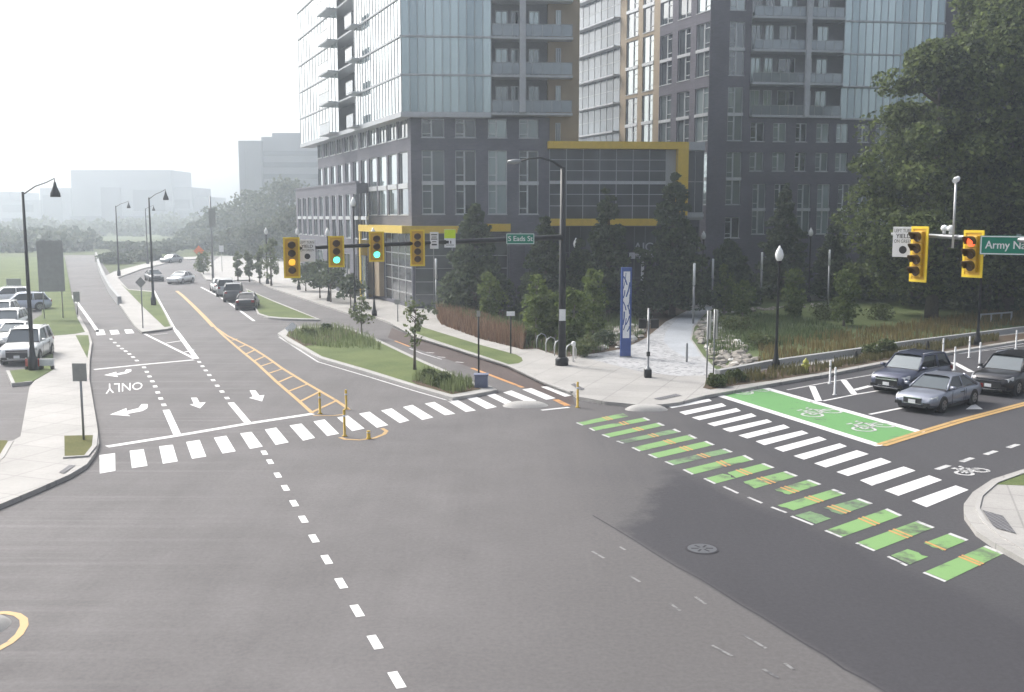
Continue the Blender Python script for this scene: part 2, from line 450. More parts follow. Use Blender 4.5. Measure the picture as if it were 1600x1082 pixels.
# ------------------------------------------------------------------ mesh helpers
class MB:
    """collects shapes and links them as ONE mesh object"""
    def __init__(self):
        self.v, self.f, self.mi = [], [], []
        self.mats = []
        self.cur = 0
        self.smooth = set()
    def use(self, m):
        if m not in self.mats:
            self.mats.append(m)
        self.cur = self.mats.index(m)
        return self
    def add(self, vs, fs, smooth=False):
        o = len(self.v)
        self.v.extend([tuple(x) for x in vs])
        for q in fs:
            if smooth:
                self.smooth.add(len(self.f))
            self.f.append(tuple(i + o for i in q))
            self.mi.append(self.cur)
        return self
    def box(self, c, s, rz=0.0, mat=None):
        c = Vector(c)
        hx, hy, hz = s[0] / 2, s[1] / 2, s[2] / 2
        rot = mat if mat is not None else Matrix.Rotation(rz, 3, 'Z')
        vs = [c + rot @ Vector((x * hx, y * hy, z * hz)) for z in (-1, 1) for x, y in ((-1, -1), (1, -1), (1, 1), (-1, 1))]
        return self.add(vs, [(3, 2, 1, 0), (4, 5, 6, 7), (0, 1, 5, 4), (1, 2, 6, 5), (2, 3, 7, 6), (3, 0, 4, 7)])
    def hexa(self, b4, t4):
        return self.add(list(b4) + list(t4), [(3, 2, 1, 0), (4, 5, 6, 7), (0, 1, 5, 4), (1, 2, 6, 5), (2, 3, 7, 6), (3, 0, 4, 7)])
    def tube(self, pts, rads, n=8, caps=True):
        pts = [Vector(p) for p in pts]
        if isinstance(rads, (int, float)):
            rads = [rads] * len(pts)
        vs, fs = [], []
        ref = None
        for i, p in enumerate(pts):
            d = (pts[min(i + 1, len(pts) - 1)] - pts[max(i - 1, 0)]).normalized()
            if ref is None:
                ref = Vector((1, 0, 0)) if abs(d.x) < 0.9 else Vector((0, 1, 0))
            a = (ref - d * ref.dot(d)).normalized()
            ref = a
            b = d.cross(a)
            for k in range(n):
                t = 2 * math.pi * k / n
                vs.append(p + (a * math.cos(t) + b * math.sin(t)) * rads[i])
        for i in range(len(pts) - 1):
            for k in range(n):
                fs.append((i * n + k, i * n + (k + 1) % n, (i + 1) * n + (k + 1) % n, (i + 1) * n + k))
        self.add(vs, fs, True)
        if caps:
            o = len(self.v) - len(vs)
            self.f.append(tuple(o + k for k in reversed(range(n)))); self.mi.append(self.cur)
            self.f.append(tuple(o + (len(pts) - 1) * n + k for k in range(n))); self.mi.append(self.cur)
        return self
    def lathe(self, prof, c=(0, 0, 0), n=14):
        """prof: (radius, z) from bottom to top"""
        return self.tube([(c[0], c[1], c[2] + z) for r, z in prof], [r for r, z in prof], n)
    def poly(self, pts, z=None):
        vs = [Vector((p[0], p[1], p[2] if z is None else z)) for p in pts]
        a = sum(vs[i].x * vs[(i + 1) % len(vs)].y - vs[(i + 1) % len(vs)].x * vs[i].y for i in range(len(vs)))
        if a < 0:
            vs.reverse()
        return self.add(vs, [tuple(range(len(vs)))])
    def prism(self, pts, z0, z1):
        vs = [Vector((p[0], p[1], 0)) for p in pts]
        a = sum(vs[i].x * vs[(i + 1) % len(vs)].y - vs[(i + 1) % len(vs)].x * vs[i].y for i in range(len(vs)))
        if a < 0:
            vs.reverse()
        n = len(vs)
        allv = [(p.x, p.y, z0) for p in vs] + [(p.x, p.y, z1) for p in vs]
        fs = [tuple(range(n, 2 * n))] + [(i, (i + 1) % n, n + (i + 1) % n, n + i) for i in range(n)]
        return self.add(allv, fs)
    def strip(self, pts, w, z):
        """flat painted line along pts"""
        pts = [Vector((p[0], p[1], 0)) for p in pts]
        L, Rr = [], []
        for i, p in enumerate(pts):
            d = (pts[min(i + 1, len(pts) - 1)] - pts[max(i - 1, 0)]).normalized()
            nrm = Vector((-d.y, d.x, 0)) * (w / 2)
            L.append(p + nrm); Rr.append(p - nrm)
        for i in range(len(pts) - 1):
            self.poly([Rr[i], Rr[i + 1], L[i + 1], L[i]], z)
        return self
    def wall(self, pts, w, z0, z1):
        """upright band of thickness w along pts"""
        pts = [Vector((p[0], p[1], 0)) for p in pts]
        n = len(pts)
        vs = []
        for i, p in enumerate(pts):
            d = (pts[min(i + 1, n - 1)] - pts[max(i - 1, 0)]).normalized()
            nr = Vector((-d.y, d.x, 0)) * (w / 2)
            for q in (p + nr, p - nr):
                vs.append((q.x, q.y, z0)); vs.append((q.x, q.y, z1))
        fs = []
        for i in range(n - 1):
            a, b = i * 4, i * 4 + 4
            fs += [(a, a + 1, b + 1, b), (a + 2, b + 2, b + 3, a + 3), (a + 1, a + 3, b + 3, b + 1)]
        fs += [(0, 2, 3, 1), (4 * n - 4, 4 * n - 3, 4 * n - 1, 4 * n - 2)]
        return self.add(vs, fs)
    def build(self, name, mat=None, parent=None, world=False, bevel=0.0, smooth=False):
        me = bpy.data.meshes.new(name)
        off = parent.location if (parent is not None and world) else Vector((0, 0, 0))
        me.from_pydata([(x - off.x, y - off.y, z - off.z) for x, y, z in self.v], [], self.f)
        mats = self.mats if self.mats else [mat]
        for k in mats:
            me.materials.append(M[k] if isinstance(k, str) else k)
        if self.mats:
            me.polygons.foreach_set("material_index", self.mi)
        if smooth:
            me.polygons.foreach_set("use_smooth", [True] * len(self.f))
        elif self.smooth:
            me.polygons.foreach_set("use_smooth", [i in self.smooth for i in range(len(self.f))])
        me.update()
        o = bpy.data.objects.new(name, me)
        COL.objects.link(o)
        if parent is not None:
            o.parent = parent
        if bevel:
            b = o.modifiers.new("bevel", 'BEVEL')
            b.width = bevel
            b.segments = 2
            b.limit_method = 'ANGLE'
            b.angle_limit = R(30)
        return o

def tag(o, label=None, cat=None, group=None, kind=None):
    if label: o['label'] = label
    if cat: o['category'] = cat
    if group: o['group'] = group
    if kind: o['kind'] = kind
    return o
def thing(name, label, cat, loc=(0, 0, 0), rz=0.0, group=None):
    o = bpy.data.objects.new(name, None)
    o.empty_display_size = 0.3
    COL.objects.link(o)
    o.location = loc
    o.rotation_euler = (0, 0, rz)
    return tag(o, label, cat, group)
def copy_tree(o, parent=None):
    c = o.copy()
    COL.objects.link(c)
    if parent is not None:
        c.parent = parent
    for ch in list(o.children):
        copy_tree(ch, c)
    return c
def dup(root, loc, label, rz=None):
    c = copy_tree(root)
    c.location = loc
    if rz is not None:
        c.rotation_euler = (0, 0, rz)
    c['label'] = label
    return c
def struct(name, mb, mat=None):
    return tag(mb.build(name, mat), kind='structure')
def PX(pts, z=0.0):
    return [G(u, v, z) for u, v in pts]

def text_geo(s, size):
    cu = bpy.data.curves.new("lettering", 'FONT')
    cu.body = s
    cu.size = size
    cu.align_x = 'CENTER'
    cu.align_y = 'CENTER'
    ob = bpy.data.objects.new("lettering", cu)
    me = bpy.data.meshes.new_from_object(ob)
    vs = [v.co.copy() for v in me.vertices]
    fs = [tuple(p.vertices) for p in me.polygons]
    bpy.data.objects.remove(ob)
    bpy.data.meshes.remove(me)
    return vs, fs
def text_plate(mb, s, size, c, y, wmax=None, bold=0.0):
    """letters standing in the xz plane, read from -y, centred on c=(x,z)"""
    vs, fs = text_geo(s, size)
    if not vs:
        return
    w = max(v.x for v in vs) - min(v.x for v in vs)
    k = min(1.0, wmax / w) if wmax else 1.0
    mb.add([(c[0] + v.x * k, y, c[1] + v.y) for v in vs], fs)
    if bold:
        mb.add([(c[0] + v.x * k + bold, y - 0.001, c[1] + v.y) for v in vs], fs)

# ------------------------------------------------------------------ the ground and the roads
AS = 0.0            # asphalt level
K = 0.15            # kerb height
mb = MB().poly([(-1000, -120, 0), (1000, -120, 0), (1000, 1050, 0), (-1000, 1050, 0)], -0.06)
struct("ground", mb, 'terrain')
far_road = PX([(1600, 522), (1100, 600), (900, 600), (600, 497), (420, 440), (330, 425), (345, 400), (300, 402), (255, 409), (178, 424),
               (172, 428), (151, 399), (96, 399), (100, 440), (118, 480), (60, 462), (-80, 462)])
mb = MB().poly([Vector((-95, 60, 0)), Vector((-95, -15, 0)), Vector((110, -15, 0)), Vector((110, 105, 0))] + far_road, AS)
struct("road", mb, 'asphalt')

sm = MB()
sr_ = random.Random(3)
sp_ = [G(928 + (1385 - 928) * k / 14, 806 + (1084 - 806) * k / 14) + Vector((sr_.uniform(-.05, .05), sr_.uniform(-.05, .05), 0)) for k in range(15)]
sm.strip(sp_, 0.05, 0.004)
struct("asphalt_seam", sm, 'patch')
brown = PX([(612, 513), (652, 529), (702, 544), (797, 574), (852, 600), (893, 616), (899, 634), (866, 624), (817, 606), (737, 575), (664, 550), (606, 528)])
struct("bike_lane_surface", MB().poly(brown, 0.004), 'brown_lane')

# --- painted markings
Z1, Z2 = 0.008, 0.012
def quad(mb, q, z=Z1):
    mb.poly(PX(q), z)
def zq(ox, oy, sc, pts):
    return [(ox + x / sc, oy + y / sc) for x, y in pts]
S6 = 1600 / 260.0
cw1 = [zq(140, 620, S6, q) for q in ([(95, 565), (245, 545), (248, 715), (98, 742)], [(385, 522), (520, 508), (557, 668), (407, 690)],
       [(668, 480), (800, 465), (848, 625), (705, 648)], [(928, 438), (1058, 418), (1122, 578), (985, 600)], [(1195, 397), (1315, 378), (1405, 528), (1278, 550)])]
cw1 += [zq(380, 580, S6, q) for q in ([(-30, 602), (80, 587), (188, 728), (65, 752)], [(208, 565), (318, 545), (438, 688), (312, 713)],
        [(445, 525), (560, 507), (692, 645), (575, 672)], [(675, 487), (782, 467), (922, 605), (808, 628)], [(903, 448), (1008, 430), (1168, 555), (1048, 580)],
        [(1112, 412), (1215, 393), (1395, 522), (1285, 548)], [(1325, 382), (1428, 360), (1598, 478), (1505, 503)])]
S53 = 1600 / 300.0
cw1 += [zq(620, 560, S53, q) for q in ([(50, 408), (130, 390), (305, 495), (212, 517)], [(232, 380), (312, 365), (488, 465), (400, 477)],
        [(412, 352), (492, 340), (660, 437), (575, 450)], [(570, 330), (655, 318), (835, 408), (748, 425)], [(745, 308), (815, 297), (985, 378), (915, 390)],
        [(885, 287), (955, 270), (1165, 355), (1090, 368)], [(1045, 262), (1120, 250), (1325, 335), (1245, 348)], [(1200, 240), (1280, 230), (1475, 310), (1400, 322)])]
cw2 = [zq(880, 590, S6, [(985, 272), (1400, 208), (1430, 228), (1045, 298)])]
cw2 += [zq(1040, 620, S6, q) for q in ([(130, 150), (540, 65), (585, 92), (190, 178)], [(250, 203), (680, 112), (725, 140), (325, 228)],
        [(400, 262), (825, 162), (875, 190), (470, 287)], [(545, 312), (975, 220), (1025, 245), (620, 345)], [(700, 375), (1135, 270), (1195, 300), (785, 405)],
        [(865, 432), (1310, 328), (1375, 355), (950, 470)], [(1042, 497), (1475, 385), (1550, 415), (1130, 533)])]
cw2 += [zq(1260, 680, S6, q) for q in ([(-124, 203), (320, 82), (390, 110), (-24, 239)], [(75, 275), (485, 148), (600, 185), (185, 315)],
        [(288, 358), (715, 222), (820, 262), (400, 397)], [(515, 438), (935, 305), (1050, 345), (630, 490)], [(750, 535), (1180, 390), (1305, 435), (885, 587)],
        [(1012, 637), (1435, 487), (1560, 530), (1155, 697)])]
mb = MB().use('white_paint')
for q in cw1 + cw2:
    quad(mb, q)
struct("crosswalk_bars", mb)

wl_ = MB().use('white_paint')
def line(pts, w, z=Z1, m=None):
    wl_.use(m or 'white_paint')
    wl_.strip(PX(pts), w, z)
# stop bar, lane lines, dotted lines of the left leg
line([(167, 698.5), (278, 681), (390, 662), (489, 647)], 0.36)
line([(259.5, 641), (277, 680)], 0.28, 0.010)
line([(360.5, 629.5), (387, 661)], 0.28, 0.010)
line([(147, 578), (225, 570), (303, 562.8)], 0.32, 0.010)
S55 = 1600 / 290.0
dots1 = zq(130, 480, S55, [(525, 522), (548, 560), (572, 600), (596, 642), (620, 686), (643, 738), (668, 790), (695, 845)])
dots2 = zq(130, 480, S55, [(1000, 475), (1028, 512), (1056, 548), (1087, 588), (1120, 632), (1156, 680), (1196, 730), (1240, 786)])
dots3 = zq(130, 480, S55, [(240, 278), (272, 308), (303, 336), (334, 360), (366, 382), (398, 406), (430, 433), (462, 463)])
for dl in (dots1, dots2, dots3):
    for i, (u, v) in enumerate(dl):
        p = G(u, v)
        d = G(*dl[min(i + 1, len(dl) - 1)]) - G(*dl[max(i - 1, 0)])
        d = d.normalized() * 0.30
        wl_.strip([p - d, p + d], 0.20, Z1)
for (u, v) in [(413, 708), (422, 722), (434, 743), (446, 763), (459.5, 787), (474, 812), (490.5, 842), (510.5, 875), (533, 912), (558, 955), (586, 1004), (620, 1063), (662, 1138)]:
    p = G(u, v)
    d = Vector((math.cos(ROAD_ANG), math.sin(ROAD_ANG), 0)) * 0.34
    wl_.strip([p - d, p + d], 0.185, Z1)
# gore triangle and ramp lines
line([(225.5, 522), (298, 558), (303, 561)], 0.20, 0.012)
line([(275, 517), (307, 561)], 0.30, 0.014)
line([(259, 537), (284, 533)], 0.18, 0.016)
line([(288, 551), (303, 547)], 0.16, 0.016)
line([(237, 524), (262, 521)], 0.15, m='worn_white')
line([(112, 462), (130, 486), (142, 503), (153, 519)], 0.26)
for q in ([(149, 516), (162, 515.5), (165, 523.5), (151, 524.5)], [(171, 516.5), (184, 515.8), (187, 522.5), (174, 523.5)], [(194, 515.5), (206, 515), (210, 521), (197, 521.8)]):
    quad(wl_, q)
line([(258, 488), (271, 512), (275, 517)], 0.22, 0.010)
line([(239, 452), (258, 488)], 0.2)
line([(314, 449), (345, 465), (370, 482), (397, 502)], 0.24)
line([(436, 527), (497, 566), (575, 589), (650, 612), (706, 628)], 0.13, m='worn_white')
# edge line round the bike crossing
line([(846, 641.5), (889, 637)], 0.22)
# bike lane small marks
for (u, v) in [(672, 551), (690, 558), (718, 566)]:
    line([(u - 6, v), (u + 6, v + 1)], 0.2, m='worn_white')
line([(640, 545), (660, 553), (690, 562)], 0.12, m='worn_white')
# right leg
wl_.use('white_paint')
b0, b1, b2, b3 = (1123.6, 618.3), (1375.6, 697.5), (1440.9, 676.3), (1195.6, 607.2)
line([b0, b1], 0.42, Z2)
line([b3, b2], 0.42, Z2)
line([(1160, 612), (1208, 602.5), (1287, 588.5), (1357, 574.5), (1600, 537)], 0.16)
line([(1230, 609.8), (1297, 597.2), (1360, 586.5), (1480, 567)], 0.14, m='worn_white')
line([(1269, 604), (1279, 627)], 0.30, 0.010)
line([(1318, 594.5), (1335, 616.5)], 0.30, 0.010)
line([(1286, 627), (1336, 617), (1366, 612), (1500, 590)], 0.14)
line([(1334.5, 610), (1360, 603.5)], 0.30)
line([(1359, 648), (1404, 639)], 0.17)
line([(1404, 639), (1520, 616)], 0.17)
line([(1490, 567), (1518, 582)], 0.35)
line([(1418, 563), (1600, 541)], 0.12, m='worn_white')
for u, v in [(1473, 731), (1511, 719), (1548, 708), (1583, 697.5), (1620, 687)]:
    p = G(u, v); d = LEG2 * 0.42
    wl_.strip([p - d, p + d], 0.20, Z1)
# arrows traced as painted polygons
def zp(ox, oy, sc, pts, m='white_paint'):
    wl_.use(m)
    P = PX(zq(ox, oy, sc, pts))
    wl_.poly(P, Z1)
zp(140, 620, S6, [(195, 175), (355, 112), (358, 140), (470, 112), (500, 74), (558, 74), (556, 112), (510, 140), (362, 168), (392, 190)])
zp(130, 480, S55, [(180, 588), (285, 560), (288, 574), (358, 560), (370, 540), (415, 538), (415, 556), (375, 574), (290, 590), (300, 605)])
def straight_arrow(ox, oy, sc, tail_l, tail_r, tip, wl2, wr2, nl, nr):
    zp(ox, oy, sc, [tail_l, tail_r, nr, wr2, tip, wl2, nl])
straight_arrow(140, 620, S6, (975, 12), (1032, 12), (1062, 115), (962, 78), (1118, 55), (1003, 72), (1058, 60))
straight_arrow(130, 480, S55, (1435, 720), (1485, 720), (1542, 815), (1430, 785), (1562, 760), (1462, 772), (1520, 765))
# ONLY, read by drivers who come towards us
vs, fs = text_geo("ONLY", 1.0)
x0, x1 = min(v.x for v in vs), max(v.x for v in vs)
y0, y1 = min(v.y for v in vs), max(v.y for v in vs)
cO_b, cY_b, cO_t, cY_t = G(223, 598), G(164.5, 600), G(222, 608.5), G(165, 616)
def only_map(v):
    a = (v.x - x0) / (x1 - x0); b = (v.y - y0) / (y1 - y0)
    p = (cO_b * (1 - a) + cY_b * a) * (1 - b) + (cO_t * (1 - a) + cY_t * a) * b
    return (p.x, p.y, Z1)
wl_.use('white_paint').add([only_map(v) for v in vs], fs)
# triangle tip of an arrow by the grey car
zp(1400, 560, 6.76, [(735, 542), (825, 478), (918, 540)])
# bicycle symbols
def bike_symbol(c, ang, L=1.9, m='worn_white', z=Z2 + 0.004):
    wl_.use(m)
    ca, sa = math.cos(ang), math.sin(ang)
    def T(x, y):
        return Vector((c.x + (x * ca - y * sa) * L, c.y + (x * sa + y * ca) * L, 0))
    for cx in (-0.34, 0.34):
        wl_.strip([T(cx + 0.22 * math.cos(t), 0.22 * math.sin(t)) for t in np.linspace(0, 2 * math.pi, 17)], 0.12, z)
    wl_.strip([T(-0.34, 0), T(-0.12, 0.38), T(0.22, 0.38), T(0.34, 0)], 0.12, z)
    wl_.strip([T(-0.12, 0.38), T(0.02, 0.0), T(0.22, 0.38)], 0.12, z)
    wl_.strip([T(-0.34, 0), T(0.02, 0)], 0.12, z)
    wl_.strip([T(0.22, 0.38), T(0.18, 0.55), T(0.30, 0.58)], 0.10, z)
    wl_.strip([T(-0.2, 0.50), T(-0.02, 0.50)], 0.12, z)
LA = math.atan2(LEG2.y, LEG2.x)
bike_symbol(G(1284, 646), LA - R(4), 1.9)
bike_symbol(G(1365, 668), LA - R(4), 1.9)
bike_symbol(G(1176, 612), LA - R(4), 1.9)
bike_symbol(G(1519, 738), LA - R(12), 1.15)
# faint leftovers of an old marking
for q in ([(1112, 1009), (1144, 1026)], [(1161, 992), (1197, 1014)], [(1046, 943), (1063, 955)], [(1086, 933), (1103, 945)], [(1192, 1046), (1216, 1060)], [(1226, 1037), (1240, 1047)],
          [(925, 862), (944, 873)], [(983, 900), (1000, 910)], [(968, 855), (977, 860)]):
    line(q, 0.07, Z1, 'ghost_paint')
struct("white_road_marking", wl_)

# green bike box and green crossing bars
gb = MB().use('green_paint')
quad(gb, [b0, b1, b2, b3], 0.006)
struct("green_bike_box", gb)
S47 = 1600 / 340.0
gbars = [zq(880, 590, S6, q) for q in ([(115, 440), (600, 340), (660, 370), (175, 465)], [(238, 492), (790, 385), (845, 412), (285, 518)], [(360, 555), (925, 435), (985, 462), (430, 582)],
         [(500, 617), (1080, 495), (1140, 525), (565, 640)], [(648, 680), (1225, 550), (1298, 585), (725, 715)], [(805, 745), (1385, 612), (1465, 648), (885, 782)])]
gbars += [zq(1040, 700, S6, q) for q in ([(-20, 138), (575, 8), (655, 40), (60, 172)], [(155, 215), (770, 70), (855, 115), (245, 262)], [(355, 302), (950, 148), (1055, 190), (460, 352)],
          [(540, 380), (1165, 225), (1280, 270), (680, 445)], [(775, 483), (1385, 305), (1505, 350), (910, 540)], [(1000, 578), (1624, 397), (1739, 442), (1145, 632)],
          [(1190, 665), (1869, 487), (1999, 535), (1400, 750)])]
gbars += [zq(1260, 780, S47, q) for q in ([(125, 238), (600, 70), (710, 120), (245, 288)], [(352, 330), (825, 160), (948, 208), (488, 388)],
          [(585, 430), (1065, 250), (1198, 300), (725, 498)], [(848, 548), (1325, 342), (1460, 398), (1010, 615)])]
pieces = {i: [(0.05, 0.94)] for i in range(17)}
pieces[8] = [(0.05, 0.33), (0.37, 0.94)]
pieces[9] = [(0.30, 0.94)]
pieces[10] = [(0.44, 0.94)]
pieces[11] = [(0.13, 0.94)]
pieces[12] = [(0.07, 0.30), (0.47, 0.94)]
pieces[15] = [(0.07, 0.33), (0.56, 0.94)]
gm, om = MB(), MB().use('orange_paint')
for i, q in enumerate(gbars):
    A, B, C_, D = [G(*p) for p in q]       # left top, right top, right bottom, left bottom
    def at(s, t):
        return (A * (1 - s) + B * s) * (1 - t) + (D * (1 - s) + C_ * s) * t
    for (s0, s1) in pieces[i]:
        gm.use('green_worn' if i in (3, 6, 12) else 'green_bar')
        def edge(s, flip):
            r = random.Random(i * 7 + int(s * 100))
            jag = 0.0 if s in (0.05, 0.07, 0.93, 0.94) else 0.022
            ts = [0, 0.25, 0.5, 0.75, 1.0]
            pts = [at(s + r.uniform(-jag, jag), t) for t in ts]
            return pts[::-1] if flip else pts
        gm.poly(edge(s0, True) + edge(s1, False), 0.008)
    gm.use('worn_white')
    if i > 0:
        gm.poly([at(0.942, 0), at(0.99, 0), at(0.99, 1), at(0.942, 1)], 0.009)
    gm.poly([at(0.01, 0), at(0.045, 0), at(0.045, 1), at(0.01, 1)], 0.009)
    for s in ((0.52, 0.585) if i < 16 else (0.55, 0.60)):
        if i == 15 and s < 0.56:
            continue
        om.poly([at(s, -0.05), at(s + 0.028, -0.05), at(s + 0.028, 1.05), at(s, 1.05)], 0.012)
struct("green_crossing_bars", gm)

ym = MB().use('yellow_paint')
def yl(pts, w, z=Z1):
    ym.strip(PX(pts), w, z)
def ylo(pts, w, off, z=Z1):
    P = PX(pts); d = (P[-1] - P[0]).normalized(); nn = Vector((-d.y, d.x, 0)) * off
    ym.strip([p + nn for p in P], w, z)
for off in (-0.12, 0.12):
    ylo([(1376, 696.5), (1440.5, 676.5), (1500, 658.5), (1600, 632), (1750, 592)], 0.20, off, 0.016)
# hatched flush median of the left leg
S4 = 4.0
tl = [(285, 462), (300, 476), (318, 494), (335, 512)]
yl([(276, 455)] + tl[:-1] + [(334, 511)], 0.34, 0.006)
left_edge = [(335, 511), (347, 523), (375, 547), (402, 569), (432, 597), (467, 627), (488, 646)]
right_edge = [(335, 511), (355, 525), (393, 543.5), (416, 558), (441, 576), (480, 600), (525, 626), (541, 637), (545, 641)]
yl(left_edge, 0.17)
yl(right_edge, 0.17, 0.010)
for a, b in (((362, 532.5), (371, 530)), ((373, 543.5), (385, 539)), ((384, 554), (398, 547.5)), ((396, 565), (413, 557.5)), ((407, 573), (427, 566.5)), ((420, 584), (441, 577)), ((435, 598), (457, 588.5)), ((451, 612), (480, 601)), ((469, 628), (500, 612.5)), ((487, 645), (525, 627))):
    yl([a, b], 0.16, 0.014)
yl([(489, 650), (520, 650), (538, 648)], 0.12)
yl([(531, 684), (540, 687), (562, 688), (585, 685), (600, 679), (604, 674), (597, 670)], 0.16)
om.use('orange_paint')
om.strip(PX([(737, 575.5), (770, 588), (817, 606)]), 0.22, Z1)
om.strip(PX([(868, 625), (887, 634.5)]), 0.3, Z2)
om.strip(PX([(617, 533), (640, 542)]), 0.16, Z1)
struct("yellow_road_marking", ym)
struct("orange_road_marking", om)

# --- raised ground: pavements, medians, plaza
def slab(name, pts, mat, z0=-0.1, z1=K):
    return struct(name, MB().prism(PX(pts, z1), z0, z1), mat)
def sheet(name, pts, mat, z=K + 0.006):
    return struct(name, MB().poly(PX(pts, z), z), mat)
slab("pavement", [(-240, 835), (-60, 806), (0, 788), (60, 763), (110, 741), (136, 725), (149, 707), (155, 692), (153, 675), (151, 660), (145, 625), (139.5, 592), (140, 562), (144, 535), (138, 517), (124, 493),
                  (121, 497), (133, 519), (117, 522), (81, 525), (85, 577), (54, 595), (46, 605), (32, 682), (17.5, 690), (0, 716), (-200, 800)], 'concrete')
sheet("verge_grass", [(100.5, 681), (148, 680), (146, 697), (134, 713), (101, 715)], 'dry_lawn')
struct("kerb", MB().wall(PX([(99, 716.5), (135, 714.5), (147.5, 699), (149.5, 679)], K), 0.16, K, K + 0.06), 'kerb')
sheet("verge_grass", [(118, 524), (138, 524), (140, 537), (136.5, 560)], 'lawn')
slab("lawn_left", [(12, 580), (21, 599), (50, 596), (84.5, 576.5), (80.5, 525), (117, 521.6), (132.5, 518.5), (120.5, 497), (112, 462), (101, 402), (-500, 402), (-500, 452), (0, 455), (54, 462), (65, 480), (65, 492), (52, 500), (54, 575)], 'lawn', -0.1, K + 0.012)
struct("kerb", MB().wall(PX([(12, 580), (21, 600), (50, 597)], K), 0.16, 0, K + 0.04), 'kerb')
slab("lawn_near", [(-60, 690), (10, 688), (15, 691), (2, 712), (-60, 760)], 'dry_lawn', -0.1, K + 0.012)
struct("kerb", MB().wall(PX([(17, 690), (2, 715), (-60, 765)], K), 0.18, 0, K + 0.02), 'kerb')
slab("divider_path", [(163, 432), (171, 452), (186, 475), (211, 510), (222, 519), (262, 514), (270, 511), (258, 489), (239.5, 455), (200, 452), (190, 441), (184, 434), (222, 420), (250, 413.5), (278, 406), (310, 404.5), (308, 401), (262, 403.5), (222, 413), (178, 425)], 'concrete')
sheet("divider_grass", [(187, 442), (200, 453), (238.5, 456.5), (256.5, 489), (266.5, 510), (257, 511.5), (226, 482)], 'lawn')
slab("grass_median", [(384, 451), (425, 469), (470, 487), (501, 499.5), (470, 499), (440, 498), (419, 496), (403, 491), (400, 484)], 'kerb')
sheet("grass_median_lawn", [(386, 453), (425, 470.5), (470, 488.5), (494, 498), (470, 497.4), (440, 496.2), (420, 494.2), (405, 489.5), (402, 484)], 'lawn')
slab("planted_median", [(434, 521), (450, 533), (500, 560), (575, 582), (650, 605), (707, 621.5), (742, 616), (777, 609), (768, 604), (740, 597), (662, 564), (575, 523), (535, 509), (470, 510), (447, 513)], 'kerb')
sheet("planted_median_lawn", [(447, 525), (503, 557), (578, 578.5), (652, 601.5), (706, 616.5), (752, 608.5), (736, 599.5), (660, 567), (574, 526), (535, 512.5), (472, 513), (452, 516)], 'lawn')
sheet("planting_mulch", [(642, 595), (652, 601), (706, 616), (752, 608), (736, 600), (712, 590)], 'mulch', K + 0.012)
sheet("planting_mulch", [(448, 525), (475, 541), (520, 535), (560, 520), (535, 513), (472, 513.5), (452, 517)], 'mulch', K + 0.012)

plaza = [(345, 400), (312, 424), (322, 437), (352, 438.5), (395, 437), (425, 450), (550, 491.5), (585, 494.5), (612, 505), (650, 526), (700, 541), (795, 571), (850, 597), (893, 612.5), (904, 620), (945, 627.5), (994, 632), (1034, 632), (1060, 629), (1100, 618.5), (1206, 599.5), (1287, 586), (1381, 567.5), (1600, 532.5), (1800, 503), (1800, 404)]
slab("plaza", plaza, 'concrete')
struct("kerb", MB().wall(PX([(612, 506), (650, 527), (700, 542), (795, 572), (850, 598), (893, 613.5)], K), 0.18, K, K + 0.05), 'kerb')
sheet("grass_strip", [(645, 511), (656, 510), (750, 539), (806, 554), (815, 559), (817, 564), (810, 568), (795, 569.5), (750, 554.5), (690, 535), (649, 521)], 'lawn')
sheet("paving", [(903, 556), (975, 545), (1010, 529), (1040, 504), (1060, 492), (1083, 482), (1120, 477), (1100, 491), (1083, 511), (1079, 531), (1097, 557), (1128, 586), (1060, 588), (1000, 581), (940, 566)], 'pavers')
sheet("path", [(1040, 519), (1056, 500), (1084, 483.5), (1118, 478), (1099, 491), (1082, 510), (1078, 530), (1096, 557), (1070, 558), (1047, 545), (1037, 533)], 'walk', K + 0.012)
sheet("planting_bed", [(815, 546), (838, 545), (880, 558), (905, 556), (935, 552), (975, 545), (1010, 528), (1040, 503), (1083, 481), (1040, 463), (860, 462), (685, 478), (678, 482), (690, 506), (750, 527)], 'mulch')
sheet("park_meadow", [(1121, 478), (1101, 492), (1085, 512), (1081, 530), (1099, 556), (1127, 586), (1200, 570), (1283, 558), (1333, 550), (1420, 536), (1600, 510), (1800, 482), (1800, 446), (1100, 446)], 'meadow')
sheet("park_lawn", [(1180, 487), (1300, 478), (1420, 470), (1560, 470), (1600, 490), (1480, 512), (1340, 512)], 'lawn', K + 0.014)
sheet("kerb_bed", [(1098, 606), (1104, 599), (1130, 591), (1200, 577.5), (1283, 568.5), (1333, 559.5), (1420, 543), (1600, 521), (1700, 505), (1700, 516), (1600, 530), (1381, 564), (1287, 582), (1206, 595), (1150, 602.5), (1110, 609)], 'mulch')
# right-hand corner
slab("corner_pavement", [(1800, 690), (1640, 722), (1600, 733), (1550, 749), (1520, 769), (1506, 787.5), (1507, 804), (1525, 829), (1550, 846.5), (1600, 874), (1760, 960), (2100, 1000), (2100, 700)], 'concrete')
struct("kerb", MB().wall(PX([(1640, 727), (1600, 739), (1556, 755), (1532, 776), (1527, 795), (1538, 815), (1562, 836), (1600, 859), (1700, 910)], K), 0.12, K, K + 0.035), 'kerb')
sheet("corner_grass", [(1556, 757), (1600, 739.5), (1800, 705), (1800, 756), (1600, 759)], 'lawn')
for nm, q in (("tactile_pad", [(1535, 797), (1567, 806), (1588, 834), (1553, 824)]), ("tactile_pad", [(892, 601), (897, 599), (914, 608), (907, 610)]),
              ("tactile_pad", [(1021, 623), (1056, 615.5), (1065, 618), (1032, 625)]), ("tactile_pad", [(92, 738), (108, 727), (118, 727), (100, 740)])):
    sheet(nm, q, 'tactile', K + 0.02)
